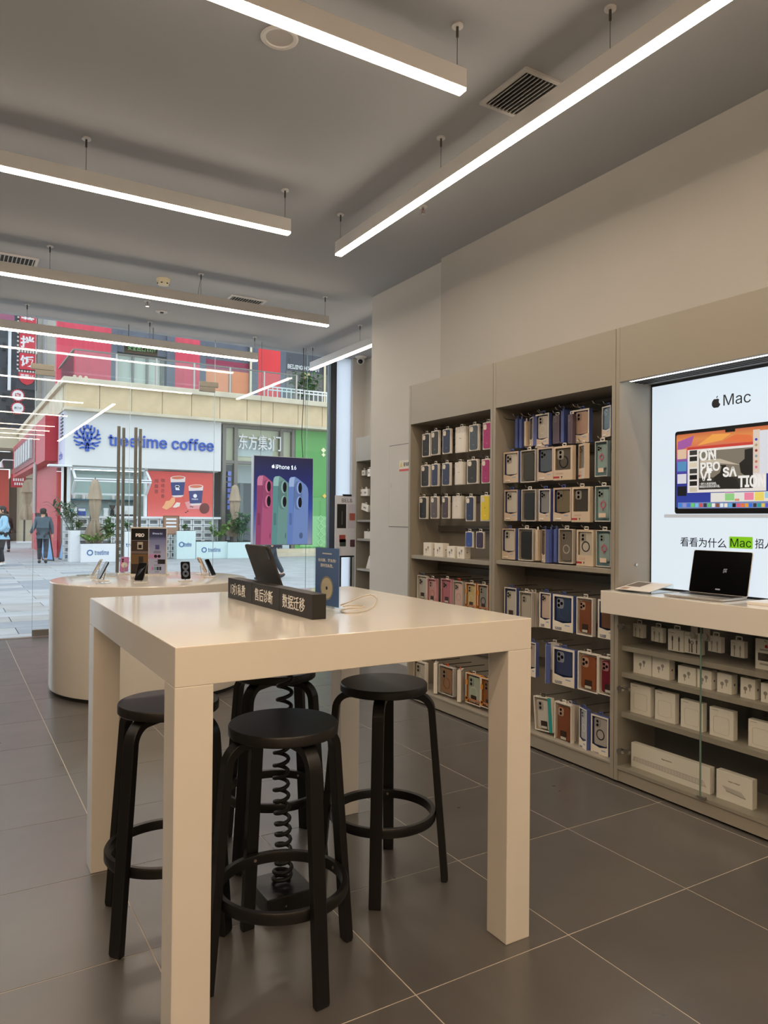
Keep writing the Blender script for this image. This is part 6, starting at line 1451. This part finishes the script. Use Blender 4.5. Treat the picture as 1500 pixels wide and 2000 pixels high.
def person(label, loc, face, hgt, legs, arms, jm, tm, sm, hood=None, cap=False, hairlong=False):
    """face: heading angle of the person's forward (+y local). legs: (fwd knee, fwd ankle, lift) left/right; arms: (elbow y, wrist x, wrist y, wrist z)"""
    t = thing('person', label, 'person', loc, face-pi/2); s = hgt/1.72
    J, E, R = {}, [], {}
    def V(k, x, y, z, r_): J[k] = (x*s, y*s, z*s); R[k] = (r_*s if not isinstance(r_, tuple) else tuple(q*s for q in r_))
    V('pelvis', 0, 0, .95, (.13, .10)); V('waist', 0, 0, 1.10, (.125, .095)); V('chest', 0, .01, 1.30, (.15, .11)); V('neckb', 0, 0, 1.45, (.07, .06)); V('neck', 0, .01, 1.51, .055); V('head0', 0, .02, 1.575, (.07, .08)); V('head1', 0, .02, 1.64, (.08, .095)); V('head2', 0, .015, 1.695, .055); V('nose', 0, .112, 1.605, .014)
    E += [('pelvis', 'waist'), ('waist', 'chest'), ('chest', 'neckb'), ('neckb', 'neck'), ('neck', 'head0'), ('head0', 'head1'), ('head1', 'head2'), ('head1', 'nose')]
    for q, sx in (('l', -1), ('r', 1)):
        ky, ay, lift = legs[0 if q == 'l' else 1]; ey, wx_, wy, wz = arms[0 if q == 'l' else 1]
        V(q+'hip', sx*.09, 0, .90, .09); V(q+'knee', sx*.10, ky, .50+lift*.3, .06); V(q+'ankle', sx*.10, ay, .09+lift, .042); V(q+'toe', sx*.11, ay+.13, .035+lift*.35, .035)
        V(q+'sh', sx*.19, 0, 1.40, .062); V(q+'elb', sx*.25, ey, 1.14, .045); V(q+'wr', sx*wx_, wy, wz, .030); 
        dv = Vector((sx*(wx_-.25), wy-ey, wz-1.14)).normalized()
        P = Vector((sx*wx_, wy, wz))+dv*.06; V(q+'palm', *P, (.036, .020))
        E += [('pelvis', q+'hip'), (q+'hip', q+'knee'), (q+'knee', q+'ankle'), (q+'ankle', q+'toe'), ('chest', q+'sh'), (q+'sh', q+'elb'), (q+'elb', q+'wr'), (q+'wr', q+'palm')]
        sd = dv.cross(Vector((1, 0, 0))).normalized()
        for f_, (off, ln) in enumerate(((-.024, .055), (-.008, .068), (.008, .072), (.024, .062))):
            A = P+sd*off+dv*.035; B = A+dv*ln*.8-Vector((sx*.012, 0, 0)); V(q+'f%d' % f_, *A, .009); V(q+'g%d' % f_, *B, .008); E += [(q+'palm', q+'f%d' % f_), (q+'f%d' % f_, q+'g%d' % f_)]
        A = P+sd*.034-dv*.01; B = A+dv*.035+sd*.014; V(q+'th', *A, .011); V(q+'ti', *B, .009); E += [(q+'palm', q+'th'), (q+'th', q+'ti')]
    skinbody('body', J, E, R, m_skin, t)
    V('hem', 0, 0, .83, (.1, .1)); E2 = E+[('pelvis', 'hem')]
    jk = ['hem', 'pelvis', 'waist', 'chest', 'neckb', 'lsh', 'lelb', 'lwr', 'rsh', 'relb', 'rwr']
    JR = {'hem': (.175*s, .15*s), 'pelvis': (.185*s, .155*s), 'waist': (.185*s, .15*s), 'chest': (.20*s, .155*s), 'neckb': (.085*s, .08*s), 'lsh': .088*s, 'rsh': .088*s, 'lelb': .072*s, 'relb': .072*s, 'lwr': .050*s, 'rwr': .050*s}
    skinbody('jacket', {k: J[k] for k in jk}, [e for e in E2 if e[0] in jk and e[1] in jk], JR, jm, t, root=1)
    tk = ['pelvis', 'lhip', 'lknee', 'lankle', 'rhip', 'rknee', 'rankle']
    TR = {'pelvis': (.15*s, .12*s), 'lhip': .11*s, 'rhip': .11*s, 'lknee': .082*s, 'rknee': .082*s, 'lankle': .062*s, 'rankle': .062*s}
    skinbody('trousers', {k: J[k] for k in tk}, [e for e in E if e[0] in tk and e[1] in tk], TR, tm, t)
    for q in 'lr':
        a, b = Vector(J[q+'ankle']), Vector(J[q+'toe']); c = (a+b)/2
        lf_ = max(0, J[q+'ankle'][2]/s-.09)
        obj('shoe', MB().ball((0, 0, 0), (.05*s, .145*s, .055*s), 12, 8), sm, t, (c.x, c.y, max(.05*s, c.z-.03*s)), (-math.atan2(lf_*.65, .13), 0, 0), smooth=60)
    hc = Vector(J['head1'])
    hr = obj('hair', MB().lathe([(.070*s, -.085*s if not hairlong else -.19*s), (.092*s, -.03*s), (.098*s, .02*s), (.094*s, .06*s), (.06*s, .098*s), (.01*s, .108*s)], 18), m_hair, t, (hc.x, hc.y-.034*s, hc.z), smooth=60)
    if cap:
        cp = obj('cap', MB().lathe([(.104*s, .02*s), (.103*s, .06*s), (.07*s, .11*s), (.01*s, .122*s)], 18), m_black, t, (hc.x, hc.y-.01*s, hc.z), smooth=60)
        obj('peak', MB().prism([(-.07*s, .07*s), (.07*s, .07*s), (.05*s, .17*s), (-.05*s, .17*s)], .02*s, .03*s, 'z'), m_black, cp)
    for sx in (-1, 1):
        obj('eye', MB().ball((0, 0, 0), .011*s, 8, 6), m_black, t, (sx*.032*s, hc.y+.082*s, hc.z-.005*s))
        obj('ear', MB().ball((0, 0, 0), (.012*s, .022*s, .032*s), 8, 6), m_skin, t, (sx*.088*s, hc.y, hc.z-.03*s), smooth=60)
    obj('mouth', MB().ball((0, 0, 0), (.024*s, .008*s, .007*s), 8, 5), M('lip', (170, 100, 90), .5), t, (0, hc.y+.082*s, hc.z-.075*s))
    if hood: obj('hood', MB().lathe([(.15*s, -.08*s), (.155*s, -.02*s), (.13*s, .05*s), (.10*s, .07*s)], 18), hood, t, (0, -.03*s, 1.46*s), smooth=60)
    return t
m_jt = M('jacket_teal', (66, 86, 98), .7, noise=.1, ns=8); m_trn = M('trousers_navy', (44, 48, 58), .8); m_shd = M('shoe_dark', (40, 40, 44), .5)
away = pi/2
p = atz(83, 1100, ZS)
person('person in a dark teal jacket and navy trousers walking away up the street', (p.x, p.y, ZS), away-.2, 1.72, ((.10, .06, 0), (-.02, -.22, .05)), ((-.06, .36, .10, .95), (.03, .27, .05, .90)), m_jt, m_trn, m_shd)
p = atz(12, 1105, ZS)
person('person in a light blue jacket with black hood, cap and white shoes', (p.x-.12, p.y, ZS), away+1.9, 1.75, ((.06, .10, 0), (.0, -.08, 0)), ((.02, .20, .16, 1.02), (.02, .20, .16, 1.02)), M('jacket_sky', (150, 192, 216), .6, noise=.06, ns=8), M('trousers_black', (40, 42, 46), .8), M('shoe_white', (226, 226, 222), .5), hood=m_black, cap=True)
p = atz(16, 1078, ZS)
person('person with long dark hair in black, behind the one in light blue', (p.x-.1, p.y, ZS), away+.3, 1.66, ((.05, .05, 0), (-.02, -.1, 0)), ((0, .24, .06, .9), (0, .24, .06, .9)), M('coat_black', (34, 34, 38), .7), m_trn, m_shd, hairlong=True)
p = atz(533, 1131, ZS)
person('person in dark trousers and sneakers striding past, upper body behind the lightbox', (p.x, p.y, ZS), pi+.1, 1.70, ((.22, .36, 0), (-.10, -.33, .05)), ((.05, .25, .12, .95), (-.05, .25, -.1, .92)), m_trn, M('trousers_grey', (62, 66, 72), .8), m_shd)
flush_text()
